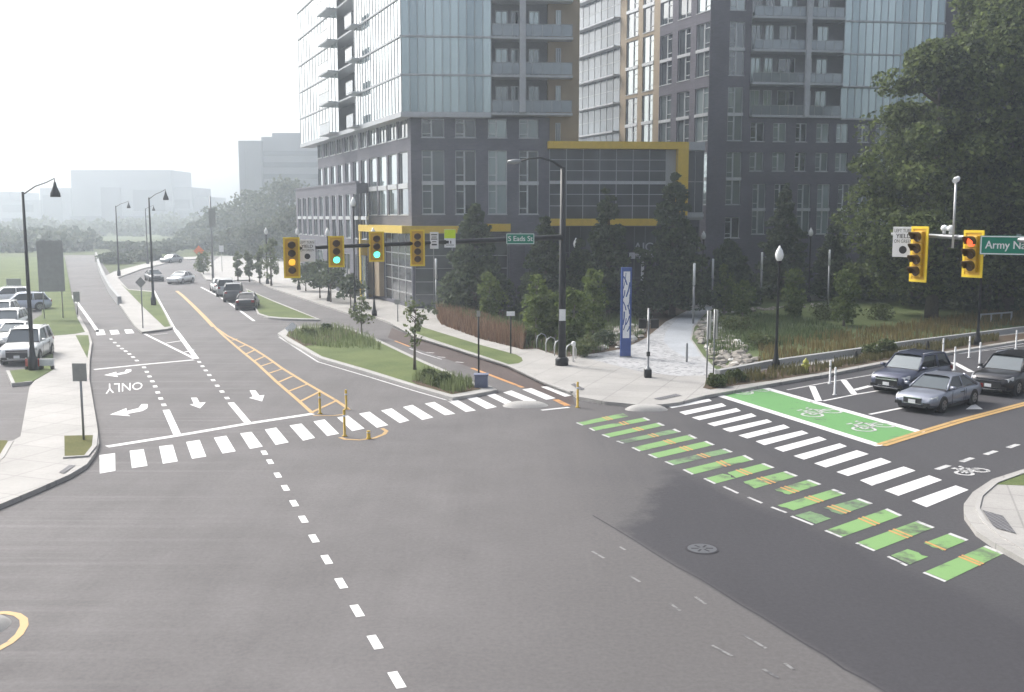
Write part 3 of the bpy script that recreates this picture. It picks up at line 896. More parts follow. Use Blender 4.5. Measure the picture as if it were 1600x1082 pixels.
# concrete domes that keep cars off the corners
def dome(name, u, v, rx, ry, h, ang, label):
    c = G(u, v)
    mb = MB()
    rings = 6; n = 28
    vs, fs = [], []
    for i in range(rings):
        k = 1 - i / (rings - 1) * 0.75
        z = h * (1 - ((k - 0.25) / 0.75) ** 2.6)
        for j in range(n):
            t = 2 * math.pi * j / n
            sx = math.copysign(abs(math.cos(t)) ** 0.8, math.cos(t)) * rx * k
            sy = math.copysign(abs(math.sin(t)) ** 0.8, math.sin(t)) * ry * k
            vs.append((sx * math.cos(ang) - sy * math.sin(ang), sx * math.sin(ang) + sy * math.cos(ang), z))
    for i in range(rings - 1):
        for j in range(n):
            fs.append((i * n + j, i * n + (j + 1) % n, (i + 1) * n + (j + 1) % n, (i + 1) * n + j))
    fs.append(tuple((rings - 1) * n + j for j in range(n)))
    mb.add(vs, fs, True)
    o = mb.build(name, 'kerb')
    o.location = c
    return tag(o, label, "traffic island", "low concrete islands at the crossings")
dome("traffic_island", 821, 634, 1.0, 0.62, 0.17, 0.15, "low pale concrete dome on the crosswalk end left of the yellow flexible post")
dome("traffic_island", 1010, 640, 0.92, 0.5, 0.2, 0.02, "low white concrete dome between the green bars and the corner kerb")
o = dome("traffic_island", -38, 982, 0.62, 0.62, 0.2, 0, "rounded concrete nose inside the yellow line at the lower left edge")
ring = MB().use('yellow_paint')
rp = PX([(-80, 1012), (-40, 1025), (-5, 1016), (15, 1005), (30, 992), (38, 978), (37, 968), (27, 961), (10, 958), (-20, 960)])
ring.strip(rp, 0.16, Z1)
struct("yellow_road_marking", ring)
# manhole
c = G(1097, 858)
mh = MB()
mh.use('patch').tube([(0, 0, 0.004), (0, 0, 0.012)], 0.42, 28)
mh.use('darkframe').tube([(0, 0, 0.012), (0, 0, 0.016)], [0.36, 0.36], 28)
mh.use('patch')
for k in range(6):
    t = k * math.pi / 3
    mh.box((0.18 * math.cos(t), 0.18 * math.sin(t), 0.017), (0.18, 0.05, 0.006), t)
o = mh.build("manhole_cover"); o.location = c
tag(o, "round dark metal manhole cover set in the dark asphalt patch", "manhole cover")
# ------------------------------------------------------------------ buildings
class Face:
    """an upright facade: O on the ground, d along it, n outwards"""
    def __init__(self, O, d, n):
        self.O, self.d, self.n = Vector((O[0], O[1], 0)), Vector((d[0], d[1], 0)).normalized(), Vector((n[0], n[1], 0)).normalized()
        self.ang = math.atan2(self.d.y, self.d.x)
    def P(self, s, z, off=0.0):
        p = self.O + self.d * s + self.n * off
        return Vector((p.x, p.y, z))
    def px(self, u, v, off=0.0):
        r = ray(u, v); c = Vector((0, 0, CAM_H))
        O = self.O + self.n * off
        k = (O - c).dot(self.n) / r.dot(self.n)
        p = c + r * k
        return (p - O).dot(self.d), p.z
    def s(self, u, v=338):
        return self.px(u, v)[0]
    def z(self, u, v):
        return self.px(u, v)[1]
    def bar(self, mb, s0, s1, z0, z1, off0, off1):
        """block on the facade between two offsets"""
        q = [self.P(s0, z0, off0), self.P(s1, z0, off0), self.P(s1, z0, off1), self.P(s0, z0, off1)]
        t = [Vector((p.x, p.y, z1)) for p in q]
        mb.hexa(q, t)
    def wall(self, mb, s0, s1, z0, z1, holes=(), depth=0.22, off=0.0):
        S = sorted({s0, s1, *[min(max(h[0], s0), s1) for h in holes], *[min(max(h[1], s0), s1) for h in holes]})
        Z = sorted({z0, z1, *[min(max(h[2], z0), z1) for h in holes], *[min(max(h[3], z0), z1) for h in holes]})
        for i in range(len(S) - 1):
            if S[i + 1] - S[i] < 1e-5: continue
            for j in range(len(Z) - 1):
                if Z[j + 1] - Z[j] < 1e-5: continue
                cs, cz = (S[i] + S[i + 1]) / 2, (Z[j] + Z[j + 1]) / 2
                if any(h[0] < cs < h[1] and h[2] < cz < h[3] for h in holes):
                    continue
                mb.add([self.P(S[i], Z[j], off), self.P(S[i + 1], Z[j], off), self.P(S[i + 1], Z[j + 1], off), self.P(S[i], Z[j + 1], off)], [(0, 1, 2, 3)])
        for a, b, c, d in holes:
            q = [(a, c), (b, c), (b, d), (a, d)]
            for k in range(4):
                p, r = q[k], q[(k + 1) % 4]
                mb.add([self.P(*p, off), self.P(*r, off), self.P(*r, off - depth), self.P(*p, off - depth)], [(0, 1, 2, 3)])

def make_window(F, a, b, c, d, parent, kind='double', off=0.0, depth=0.22, name="window"):
    """frame with its mullions; the glass is its sub-part"""
    w, h = b - a, d - c
    fr = MB().use('frame')
    t = 0.07
    o0, o1 = off - depth, off - depth + 0.10
    F.bar(fr, a, a + t, c, d, o0, o1); F.bar(fr, b - t, b, c, d, o0, o1)
    F.bar(fr, a + t, b - t, c, c + t, o0, o1); F.bar(fr, a + t, b - t, d - t, d, o0, o1)
    if kind in ('double', 'tall'):
        m = a + w * 0.44
        F.bar(fr, m - 0.07, m + 0.07, c + t, d - t, o0, o1 + 0.02)
        lev = [(c, d)] if kind == 'double' else [(c, c + h * 0.46), (c + h * 0.52, d)]
        if kind == 'tall':
            F.bar(fr, a - 0.03, b + 0.03, c + h * 0.46, c + h * 0.52, o0, off + 0.05)
        for lo, hi in lev:
            for k in (0.2, 0.78):
                zz = lo + (hi - lo) * k
                F.bar(fr, a + t, m - 0.07, zz - 0.035, zz + 0.035, o0, o1)
    elif kind == 'slim':
        F.bar(fr, a + w * 0.5 - 0.03, a + w * 0.5 + 0.03, c + t, d - t, o0, o1)
    elif kind == 'slim_tall':
        F.bar(fr, a - 0.02, b + 0.02, c + h * 0.42, c + h * 0.50, o0, off + 0.05)
    F.bar(fr, a - 0.06, b + 0.06, c - 0.07, c, o0, off + 0.05)
    wo = fr.build(name, None, parent, True)
    gl = MB().add([F.P(a + t * 0.5, c + t * 0.5, o0 + 0.03), F.P(b - t * 0.5, c + t * 0.5, o0 + 0.03), F.P(b - t * 0.5, d - t * 0.5, o0 + 0.03), F.P(a + t * 0.5, d - t * 0.5, o0 + 0.03)], [(0, 1, 2, 3)])
    g = gl.build("pane", 'pane', None)
    g.data.transform(Matrix.Translation(-parent.location))
    g.parent = wo
    return wo

def curtain(F, s0, s1, z0, z1, parent, nv, nh=1, glass='tower_glass', off=0.0, name="curtain_wall", mul='frame', mw=0.07, hz=None, proud=0.04):
    mb = MB()
    for k in range(nv):
        sa, sb_ = s0 + (s1 - s0) * k / nv, s0 + (s1 - s0) * (k + 1) / nv
        mb.add([F.P(sa, z0, off), F.P(sb_, z0, off), F.P(sb_, z1, off), F.P(sa, z1, off)], [(0, 1, 2, 3)])
    g = mb.build(name, glass, parent, True)
    mu = MB()
    for k in range(nv + 1):
        s = s0 + (s1 - s0) * k / nv
        F.bar(mu, s - mw / 2, s + mw / 2, z0, z1, off + 0.002, off + proud)
    for zz in (hz if hz is not None else [z0 + (z1 - z0) * (k + 1) / (nh + 1) for k in range(nh)]):
        F.bar(mu, s0, s1, zz - mw / 2, zz + mw / 2, off + 0.002, off + proud - 0.01)
    m = mu.build("mullion_grid", mul, None)
    m.data.transform(Matrix.Translation(-parent.location))
    m.parent = g
    return g

dL = (-0.385, 0.923)
nL = (-0.923, -0.385)
a6 = R(5.0)
dR, nR = (math.cos(a6), math.sin(a6)), (math.sin(a6), -math.cos(a6))
CA = G(645, 482, K)
CA = Vector((CA.x, CA.y, 0))
def corner(C, oL, oR):
    """the corner of two faces pushed outwards by oL and oR"""
    A = np.array([[nL[0], nL[1]], [nR[0], nR[1]]])
    q = np.linalg.solve(A, np.array([oL, oR]))
    return Vector((C.x + q[0], C.y + q[1], 0))

A = thing("apartment_building", "glass and grey brick apartment tower with yellow trim standing at the street corner", "building", CA)
FL, FR = Face(CA, dL, nL), Face(CA, dR, nR)
zg = K
z_corn = FR.z(690, 183)
s_end = FL.s(496, 225)
sR_end = FR.s(858)
# podium, left face
c_near, c_far = FL.px(629, 200)[0], FL.px(499.5, 240)[0]
r1 = (FL.z(629, 216), FL.z(629, 186)); r2 = (FL.z(629, 336), FL.z(629, 238))
zc = (FL.z(629, 364), FL.z(629, 355))
cols = [c_near + (c_far - c_near) * (i / 10.0) for i in range(11)]
ww = 1.15
hL = []
for i, c in enumerate(cols):
    w = ww * (1.0 + 0.25 * (i < 4))
    hL.append((c - w, c + w, *r1)); hL.append((c - w, c + w, *r2))
s_annex0, s_annex1 = FL.s(575, 290), FL.px(462, 299, 1.2)[0]
z_annex = FL.px(575, 284, 1.2)[1]
s_glass = FL.s(600, 400)
hole_glass = (0.25, s_glass, zg + 0.3, zc[0] - 0.1)
pod = MB().use('brickA')
FL.wall(pod, 0, s_end, zg, z_corn, hL + [hole_glass])
# podium, right face
rr1 = (FR.z(690, 215), FR.z(690, 178)); rr2 = (FR.z(690, 335), FR.z(690, 235))
hR = []
for u0, u1 in ((660, 695), (712, 744), (763, 792), (811, 841)):
    a, b = FR.s(u0), FR.s(u1)
    hR.append((a, b, rr1[0], min(rr1[1], z_corn - 0.15))); hR.append((a, b, *rr2))
hole_gR = (0.25, FR.s(793), zg + 0.3, FR.z(690, 366))
FR.wall(pod, 0, sR_end, zg, z_corn, hR + [hole_gR])
pe = FL.P(s_end, 0) + Vector((dR[0], dR[1], 0)) * sR_end
pts = [FL.P(0, z_corn), FR.P(sR_end, z_corn), Vector((pe.x, pe.y, z_corn)), FL.P(s_end, z_corn)]
pod.add(pts, [(0, 1, 2, 3)])
pod.add([FL.P(s_end, zg), Vector((pe.x, pe.y, zg)), Vector((pe.x, pe.y, z_corn)), FL.P(s_end, z_corn)], [(0, 1, 2, 3)])
pod.use('frame')
FL.bar(pod, -0.05, s_end, z_corn, z_corn + 0.22, -0.35, 0.10)
pod.build("podium_wall", None, A, True)
for i, h in enumerate(hL):
    if h[2] == r2[0] and i // 2 >= 4:
        make_window(FL, h[0], h[1], h[2], h[3], A, 'slim_tall')
    else:
        make_window(FL, *h, A, 'slim' if h[2] == r1[0] else 'slim_tall')
for h in hR:
    make_window(FR, *h, A, 'double' if h[2] == rr1[0] else 'tall')
gl_h = [FL.z(640, v) for v in (398, 419, 440, 460)]
curtain(FL, hole_glass[0], hole_glass[1], hole_glass[2], hole_glass[3], A, 4, 0, 'dark_glass', -0.15, "storefront_glass", 'pale_metal', 0.08, gl_h)
gr_h = [FR.z(660, v) for v in (400, 420, 441, 461)]
curtain(FR, hole_gR[0], hole_gR[1], hole_gR[2], hole_gR[3], A, 5, 0, 'dark_glass', -0.15, "storefront_glass", 'grey_metal', 0.08, gr_h)
# annex in front of the left face
anx = MB().use('brickA')
a_top, a_mid, a_bot = FL.px(569, 302, 1.2)[1], FL.px(569, 352, 1.2)[1], FL.px(569, 374, 1.2)[1]
n0, n1 = FL.px(568.5, 330, 1.2)[0], FL.px(468, 330, 1.2)[0]
ah = []
for i in range(11):
    c = n0 + (n1 - n0) * i / 10
    ah.append((c - 0.95, c + 0.95, a_bot, a_top))
sh = []
for i in range(0, 11, 2):
    c = n0 + (n1 - n0) * (i + 0.4) / 10
    sh.append((c - 1.6, c + 2.4, zg + 0.05, zg + 4.2))
FL.wall(anx, s_annex0, s_annex1, zg, z_annex, ah + sh, 0.22, 1.2)
anx.add([FL.P(s_annex0, zg, 0), FL.P(s_annex0, zg, 1.2), FL.P(s_annex0, z_annex, 1.2), FL.P(s_annex0, z_annex, 0)], [(0, 1, 2, 3)])
e2 = FL.P(s_annex1, 0, 1.2) + Vector((dR[0], dR[1], 0)) * 18
e1 = FL.P(s_annex0, 0, 0) + Vector((dR[0], dR[1], 0)) * 1
anx.add([FL.P(s_annex0, z_annex, 1.2), FL.P(s_annex0, z_annex, 0), Vector((e1.x, e1.y, z_annex)), Vector((e2.x, e2.y, z_annex)), FL.P(s_annex1, z_annex, 1.2)], [(0, 1, 2, 3, 4)])
anx.add([FL.P(s_annex1, zg, 1.2), Vector((e2.x, e2.y, zg)), Vector((e2.x, e2.y, z_annex)), FL.P(s_annex1, z_annex, 1.2)], [(0, 1, 2, 3)])
FL.bar(anx, s_annex0, s_annex1, z_annex, z_annex + 0.2, 0.9, 1.27)
anx.build("annex_wall", None, A, True)
for h in ah:
    make_window(FL, *h, A, 'slim_tall', 1.2)
for h in sh:
    make_window(FL, *h, A, 'slim', 1.2, 0.22, "shop_window")
# yellow canopy, pier and the tan board beside the door
yc = MB().use('yellow_panel')
s_y = FL.s(579, 360)
FL.bar(yc, -1.2, s_y, zc[0], zc[1] + 0.12, 0.01, 1.25)
FR.bar(yc, -0.5, FR.s(716), zc[0], zc[1] + 0.12, 0.01, 1.0)
FR.bar(yc, FR.s(756), FR.s(797), FR.z(770, 362), FR.z(770, 350), 0.01, 0.6)
yc.build("canopy", None, A, True)
pr = MB().use('yellow_panel')
FL.bar(pr, s_y - 0.45, s_y, zg, zc[0] - 0.005, 0.01, 1.2)
pr.use('tan')
FL.bar(pr, s_glass + 0.02, s_y - 0.47, zg + 0.4, zc[0] - 1.2, 0.01, 0.5)
pr.build("entrance_pier", None, A, True)
dk = MB().use('brickB')
FR.bar(dk, FR.s(795), FR.s(819), zg, FR.z(800, 384), 0.02, 0.9)
dk.build("dark_pier", None, A, True)

# glass tower over the podium
CT = corner(CA, 0.9, 0.7)
TL, TR = Face(CT, dL, nL), Face(CT, dR, nR)
zb = TR.z(740, 176)
dz = TR.z(850, 113) - TR.z(850, 172)
NS = 5
sT = TL.px(470, 217)[0]
sr0, sr1 = TL.px(556, 190)[0], TL.px(530, 200)[0]
sG = TR.s(768)
sB = TR.s(893)
core = MB().use('recess')
ztop = zb + NS * dz + 0.3
CO = corner(CT, -1.6, -1.6)
q = [CO, TR.P(sB + 0.3, 0, -1.6), TR.P(sB + 0.3, 0, -38), TL.P(sT, 0, -1.6)]  # unseen rear stretched deeper so the second block's windows mirror a dark wall
core.prism([(p.x, p.y) for p in q], zb - 0.2, ztop)
core.build("tower_core", None, A, True)
sl = MB().use('slab')
lip = [corner(CT, 0.12, 0.12), TR.P(sG, 0, 0.12), TR.P(sG, 0, -1.58), corner(CT, -1.58, -1.58), TL.P(sT, 0, -1.58), TL.P(sT, 0, 0.12)]
o_ = sum(1 for _ in lip)
for k in range(NS + 1):
    zz = zb + k * dz
    th = 0.42 if k == 0 else 0.16
    n_ = len(lip)
    vs = [(p.x, p.y, zz - th) for p in lip] + [(p.x, p.y, zz) for p in lip]
    sl.add(vs, [(i, (i + 1) % n_, n_ + (i + 1) % n_, n_ + i) for i in range(n_)] + [tuple(range(n_, 2 * n_)), tuple(reversed(range(n_)))])
sl.build("floor_slab", None, A, True)
for k in range(NS):
    z0, z1 = zb + k * dz + 0.003, zb + (k + 1) * dz - 0.163
    curtain(TL, 0.02, sr0, z0, z1, A, 16, 0, 'tower_glass', 0.0, "curtain_wall", 'frame', 0.10)
    curtain(TL, sr1, sT, z0, z1, A, 13, 0, 'tower_glass', 0.0, "curtain_wall", 'frame', 0.10)
    curtain(TR, 0.02, sG, z0, z1, A, 11, 0, 'tower_glass', 0.0, "curtain_wall", 'grey_metal', 0.06)
    zz = zb + k * dz
    for q0, q1, o_ in ((sr1 - 0.3, sr1 + 4.6, 1.15), (sr0 - 2.4, sr0 + 0.3, 0.9)):
        bl = MB().use('slab')
        TL.bar(bl, q0, q1, zz - 0.18, zz - 0.02, 0.13, o_)
        bl.use('rail_glass')
        TL.bar(bl, q0, q1, zz - 0.02, zz + 1.0, o_ - 0.06, o_ - 0.02)
        bl.use('grey_metal')
        TL.bar(bl, q0, q1, zz + 1.0, zz + 1.07, o_ - 0.08, o_)
        bl.build("balcony", None, A, True)
    bl = MB().use('slab')
    TR.bar(bl, sG + 0.01, sB, zz - 0.20, zz - 0.01, -1.57, 0.25)
    bl.use('rail_glass')
    TR.bar(bl, sG + 0.1, sB - 0.05, zz + 0.05, zz + 1.0, 0.16, 0.19)
    bl.use('grey_metal')
    TR.bar(bl, sG + 0.1, sB - 0.05, zz + 1.0, zz + 1.07, 0.14, 0.21)
    for j in range(9):
        s = sG + 0.1 + (sB - sG - 0.2) * j / 8
        TR.bar(bl, s - 0.02, s + 0.02, zz, zz + 1.0, 0.20, 0.23)
    bl.build("balcony", None, A, True)
    for u0, u1 in ((774, 793), (798, 810), (826, 842)):
        sa, sb_ = TR.px(u0, 120, -1.6)[0], TR.px(u1, 120, -1.6)[0]
        make_window(TR, sa, sb_, zz + 0.06, zz + dz - 0.75, A, 'slim', -1.35, 0.22, "balcony_door")
colm = MB().use('slab')
TR.bar(colm, TR.s(811), TR.s(820), zb, ztop, 0.28, 0.62)
colm.build("white_column", None, A, True)
tanw = MB().use('tan')
TR.bar(tanw, TR.px(856, 120, -1.0)[0], TR.px(905, 120, -1.0)[0], FR.z(870, 226), ztop, -3.0, -1.0)
tanw.build("tan_wall", None, A, True)
for k in range(-1, NS):
    zz = zb + k * dz
    make_window(TR, TR.px(868, 120, -1.0)[0], TR.px(876, 120, -1.0)[0], zz + 0.5, zz + dz - 0.75, A, 'slim', -0.75, 0.22)

# yellow framed glass link between the two blocks
LK = thing("glass_pavilion", "yellow framed glass hall joining the two apartment blocks", "building", FR.P(FR.s(960), 0))
PF = Face(FR.P(0, 0, 0.5), dR, nR)
u = lambda x: PF.s(x)
zt, zl = PF.z(960, 222), PF.z(960, 344)
s0, s1 = u(859), u(1056)
pb = MB().use('metal_panel')
bk = [PF.P(s0, 0, -0.4), PF.P(u(1100), 0, -0.4), PF.P(u(1100), 0, -9), PF.P(s0, 0, -9)]
pb.prism([(p.x, p.y) for p in bk], zl, zt - 0.25)
pb.use('brickB')
pb.prism([(p.x, p.y) for p in [PF.P(s0, 0, -1.5), PF.P(u(1100), 0, -1.5), PF.P(u(1100), 0, -9), PF.P(s0, 0, -9)]], zg, zl - 0.01)
pb.build("hall_body", None, LK, True)
hz = [PF.z(960, v) for v in (250, 267, 304, 322)]
curtain(PF, s0, s1 - 0.9, zl, zt - 0.6, LK, 7, 0, 'dark_glass', -0.3, "curtain_wall", 'metal_panel', 0.06, hz)
wb = MB().use('slab')
PF.bar(wb, s0, s1 - 0.9, PF.z(960, 288), PF.z(960, 283), -0.18, -0.05)
wb.build("floor_band", None, LK, True)
yf = MB().use('yellow_panel')
PF.bar(yf, s0 - 0.2, u(1072), zt - 0.62, zt, -0.4, 0.5)
PF.bar(yf, u(1056), u(1072), PF.z(1063, 337), zt - 0.63, -0.4, 0.5)
yf.build("yellow_frame", None, LK, True)
yf = MB().use('yellow_panel')
PF.bar(yf, s0, u(1024), PF.z(960, 353), PF.z(960, 342), -0.3, 0.9)
yf.build("canopy", None, LK, True)
curtain(PF, u(1073), u(1099), PF.z(1085, 332), PF.z(1085, 236), LK, 2, 1, 'dark_glass', -0.3, "side_glass", 'grey_metal', 0.06)
gp = MB().use('metal_panel')
PF.bar(gp, u(1073), u(1099), PF.z(1085, 235), PF.z(1085, 222), -0.3, 0.1)
PF.bar(gp, u(1073), u(1099), PF.z(1085, 340), PF.z(1085, 334), -0.3, 0.1)
gp.build("grey_cap", None, LK, True)
curtain(PF, s0, u(1099), zg + 0.2, PF.z(960, 355), LK, 14, 2, 'dark_glass', -1.4, "entrance_glass", 'darkframe', 0.07)

# second block, behind to the right
CB = at_depth(1103, 338, 108)
CB = Vector((CB.x, CB.y, 0))
B = thing("apartment_block", "dark brown brick apartment block with tan and glass bays behind the glass hall", "building", CB)
a8 = R(7.0)
dF, nF = (math.cos(a8), math.sin(a8)), (math.sin(a8), -math.cos(a8))
BL, BF = Face(CB, dL, nL), Face(CB, dF, nF)
bands = [(BF.z(1145, b), BF.z(1145, t)) for t, b in ((-68, 16), (34, 118), (136, 220), (238, 320), (340, 372))]
ztB = bands[0][1] + 0.8
sb1, sb2, sb3 = BL.s(1026), BL.s(966), BL.s(900)
hb = []
for uu in (1092, 1063.5, 1036):
    c = BL.s(uu)
    for z0, z1 in bands[:4]:
        hb.append((c - 1.25, c + 1.25, z0, z1))
bw = MB().use('brickB')
BL.wall(bw, 0, sb1, zg, ztB, hb)
ht = []
for u0, u1 in ((975, 993), (1000, 1017)):
    for z0, z1 in bands[:4]:
        sa, sb_ = BL.s(u1), BL.s(u0)
        ht.append((sa, sb_, z0 - 0.2, z1 + 0.5))
bw.use('tan')
BL.wall(bw, sb1, sb2, zg, ztB, ht)
# front face
hf = []
for z0, z1 in bands:
    hf.append((BF.s(1133), BF.s(1156), z0, z1))
fr1 = (BF.z(1260, 222), BF.z(1260, 193)); fr2 = (BF.z(1260, 268), BF.z(1260, 239)); fr3 = (BF.z(1260, 366), BF.z(1260, 288))
ups = [(1169, 1190), (1204, 1224), (1239, 1256), (1271, 1290), (1302, 1320), (1335, 1352), (1363, 1381), (1395, 1413), (1428, 1447), (1462, 1480), (1498, 1516)]
for u0, u1 in ups:
    hf.append((BF.s(u0), BF.s(u1), *fr1)); hf.append((BF.s(u0), BF.s(u1), *fr2))
for u0, u1 in ((1175, 1195), (1209, 1228), (1245, 1265), (1276, 1295), (1308, 1326), (1339, 1357), (1370, 1388), (1402, 1420)):
    hf.append((BF.s(u0), BF.s(u1), *fr3))
z_bal = BF.z(1240, 184)
sF_end = BF.s(1640)
bw.use('brickB')
BF.wall(bw, 0, BF.s(1166), zg, ztB, [h for h in hf if h[0] < BF.s(1160)])
BF.wall(bw, BF.s(1166), sF_end, zg, z_bal - 0.03, [h for h in hf if h[0] > BF.s(1160)])
BF.wall(bw, BF.s(1462), sF_end, z_bal - 0.03, ztB)
bw.add([BF.P(BF.s(1462), z_bal, 0), BF.P(BF.s(1462), ztB, 0), BF.P(BF.s(1462), ztB, -2), BF.P(BF.s(1462), z_bal, -2)], [(0, 1, 2, 3)])
bw.add([BF.P(BF.s(1166), z_bal, 0), BF.P(BF.s(1166), ztB, 0), BF.P(BF.s(1166), ztB, -1.5), BF.P(BF.s(1166), z_bal, -1.5)], [(0, 1, 2, 3)])
bw.use('recess')
BF.wall(bw, BF.s(1166), BF.s(1462), z_bal - 0.05, ztB, (), 0, -1.5)
bq = [BL.P(0, ztB), BF.P(sF_end, ztB), BF.P(sF_end, ztB, -25), BL.P(sb3, ztB)]
bw.add(bq, [(0, 1, 2, 3)])
bw.use('slab')
BL.bar(bw, 0, sb3, ztB, ztB + 0.3, -0.4, 0.08)
bw.build("brick_wall", None, B, True)
for h in hb:
    make_window(BL, *h, B, 'tall')
for h in ht:
    make_window(BL, *h, B, 'tall')
for h in hf:
    make_window(BF, *h, B, 'tall' if (h[3] - h[2]) > 3 else 'double')
stB = (bands[2][1] - bands[3][1]) / 2.0
for k in range(-3, 9):
    z0 = z_bal + k * stB
    if z0 + stB > ztB: break
    curtain(BL, sb2 + 0.05, sb3, z0 + 0.02, z0 + stB - 0.2, B, 7, 1, 'bay_glass', 0.0, "curtain_wall", 'grey_metal', 0.08)
    b_ = MB().use('slab')
    BL.bar(b_, sb2 + 0.05, sb3, z0 + stB - 0.19, z0 + stB, -0.2, 0.9)
    b_.build("floor_slab", None, B, True)
for k in range(0, 6):
    z0 = z_bal + k * stB
    if z0 + 1 > ztB: break
    b_ = MB().use('slab')
    sa, sb_ = BF.s(1168), BF.s(1306)
    BF.bar(b_, sa, sb_, z0 - 0.03 + 0.004, z0 + 0.20, -1.48, 0.4)
    b_.use('rail_glass')
    BF.bar(b_, sa + 0.05, sb_ - 0.05, z0 + 0.24, z0 + 1.15, 0.30, 0.33)
    b_.use('grey_metal')
    BF.bar(b_, sa + 0.05, sb_ - 0.05, z0 + 1.15, z0 + 1.22, 0.28, 0.35)
    for j in range(11):
        s = sa + 0.1 + (sb_ - sa - 0.2) * j / 10
        BF.bar(b_, s - 0.02, s + 0.02, z0 + 0.2, z0 + 1.15, 0.34, 0.37)
    b_.build("balcony", None, B, True)
    for u0, u1 in ((1171, 1186), (1192, 1205), (1214, 1240), (1256, 1266), (1273, 1290)):
        p0, p1 = BF.px(u0, 150, -1.5)[0], BF.px(u1, 150, -1.5)[0]
        make_window(BF, p0, p1, z0 + 0.25, min(z0 + stB - 0.4, ztB - 0.2), B, 'slim', -1.25, 0.22, "balcony_door")
    curtain(BF, BF.s(1308), BF.s(1460), z0 + 0.02, min(z0 + stB - 0.18, ztB), B, 14, 0, 'tower_glass', 0.05 if k else -0.3, "curtain_wall", 'metal_panel', 0.09)
    b_ = MB().use('slab')
    BF.bar(b_, BF.s(1307), BF.s(1461), z0 - 0.17, z0, -1.4, 0.2)
    b_.build("floor_slab", None, B, True)
cb_ = MB().use('slab')
BF.bar(cb_, BF.s(1247), BF.s(1254), z_bal - 0.05, ztB, 0.42, 0.8)
cb_.build("white_column", None, B, True)

# far buildings in the haze
def far_block(name, label, Y, boxes, group=None):
    """boxes: (u0, u1, v_top, depth, rows of window bands)"""
    cx = at_depth(sum(b[0] + b[1] for b in boxes) / (2 * len(boxes)), 338, Y)
    t = thing(name, label, "building", (cx.x, Y, 0), 0, group)
    for (u0, u1, vt, dep, rows, dy) in boxes:
        p0, p1 = at_depth(u0, vt, Y + dy), at_depth(u1, vt, Y + dy)
        mb = MB().box(((p0.x + p1.x) / 2, Y + dy + dep / 2, p0.z / 2), (p1.x - p0.x, dep, p0.z))
        w = mb.build("wall", 'haze_wall', t, True)
        for vr0, vr1, a, b in rows:
            q0, q1 = at_depth(u0 + (u1 - u0) * a, vr0, Y + dy), at_depth(u0 + (u1 - u0) * b, vr1, Y + dy)
            m2 = MB().box(((q0.x + q1.x) / 2, Y + dy - 0.1, (q0.z + q1.z) / 2), (q1.x - q0.x, 0.5, q0.z - q1.z))
            o = m2.build("window_band", 'haze_band', None)
            o.data.transform(Matrix.Translation(-t.location))
            o.parent = w
    return t
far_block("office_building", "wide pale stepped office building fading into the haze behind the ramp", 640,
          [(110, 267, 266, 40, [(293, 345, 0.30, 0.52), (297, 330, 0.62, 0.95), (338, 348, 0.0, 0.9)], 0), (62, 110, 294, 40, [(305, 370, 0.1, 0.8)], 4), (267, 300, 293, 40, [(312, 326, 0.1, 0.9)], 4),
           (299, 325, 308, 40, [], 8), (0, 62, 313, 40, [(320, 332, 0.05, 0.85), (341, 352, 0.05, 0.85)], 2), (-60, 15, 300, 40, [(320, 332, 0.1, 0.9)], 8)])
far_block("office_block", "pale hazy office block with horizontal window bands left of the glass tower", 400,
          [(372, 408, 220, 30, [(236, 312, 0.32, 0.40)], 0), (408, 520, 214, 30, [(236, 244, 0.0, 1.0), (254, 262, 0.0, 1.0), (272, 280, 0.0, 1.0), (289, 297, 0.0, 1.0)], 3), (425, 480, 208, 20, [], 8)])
# ------------------------------------------------------------------ signals, signs, lamps
def rot_to_cam(p, extra=0.0):
    """turn so that local -y looks from p towards the camera, plus a further turn"""
    return math.atan2(p.x, -p.y) * 0 + math.atan2(-p.x, p.y) + extra

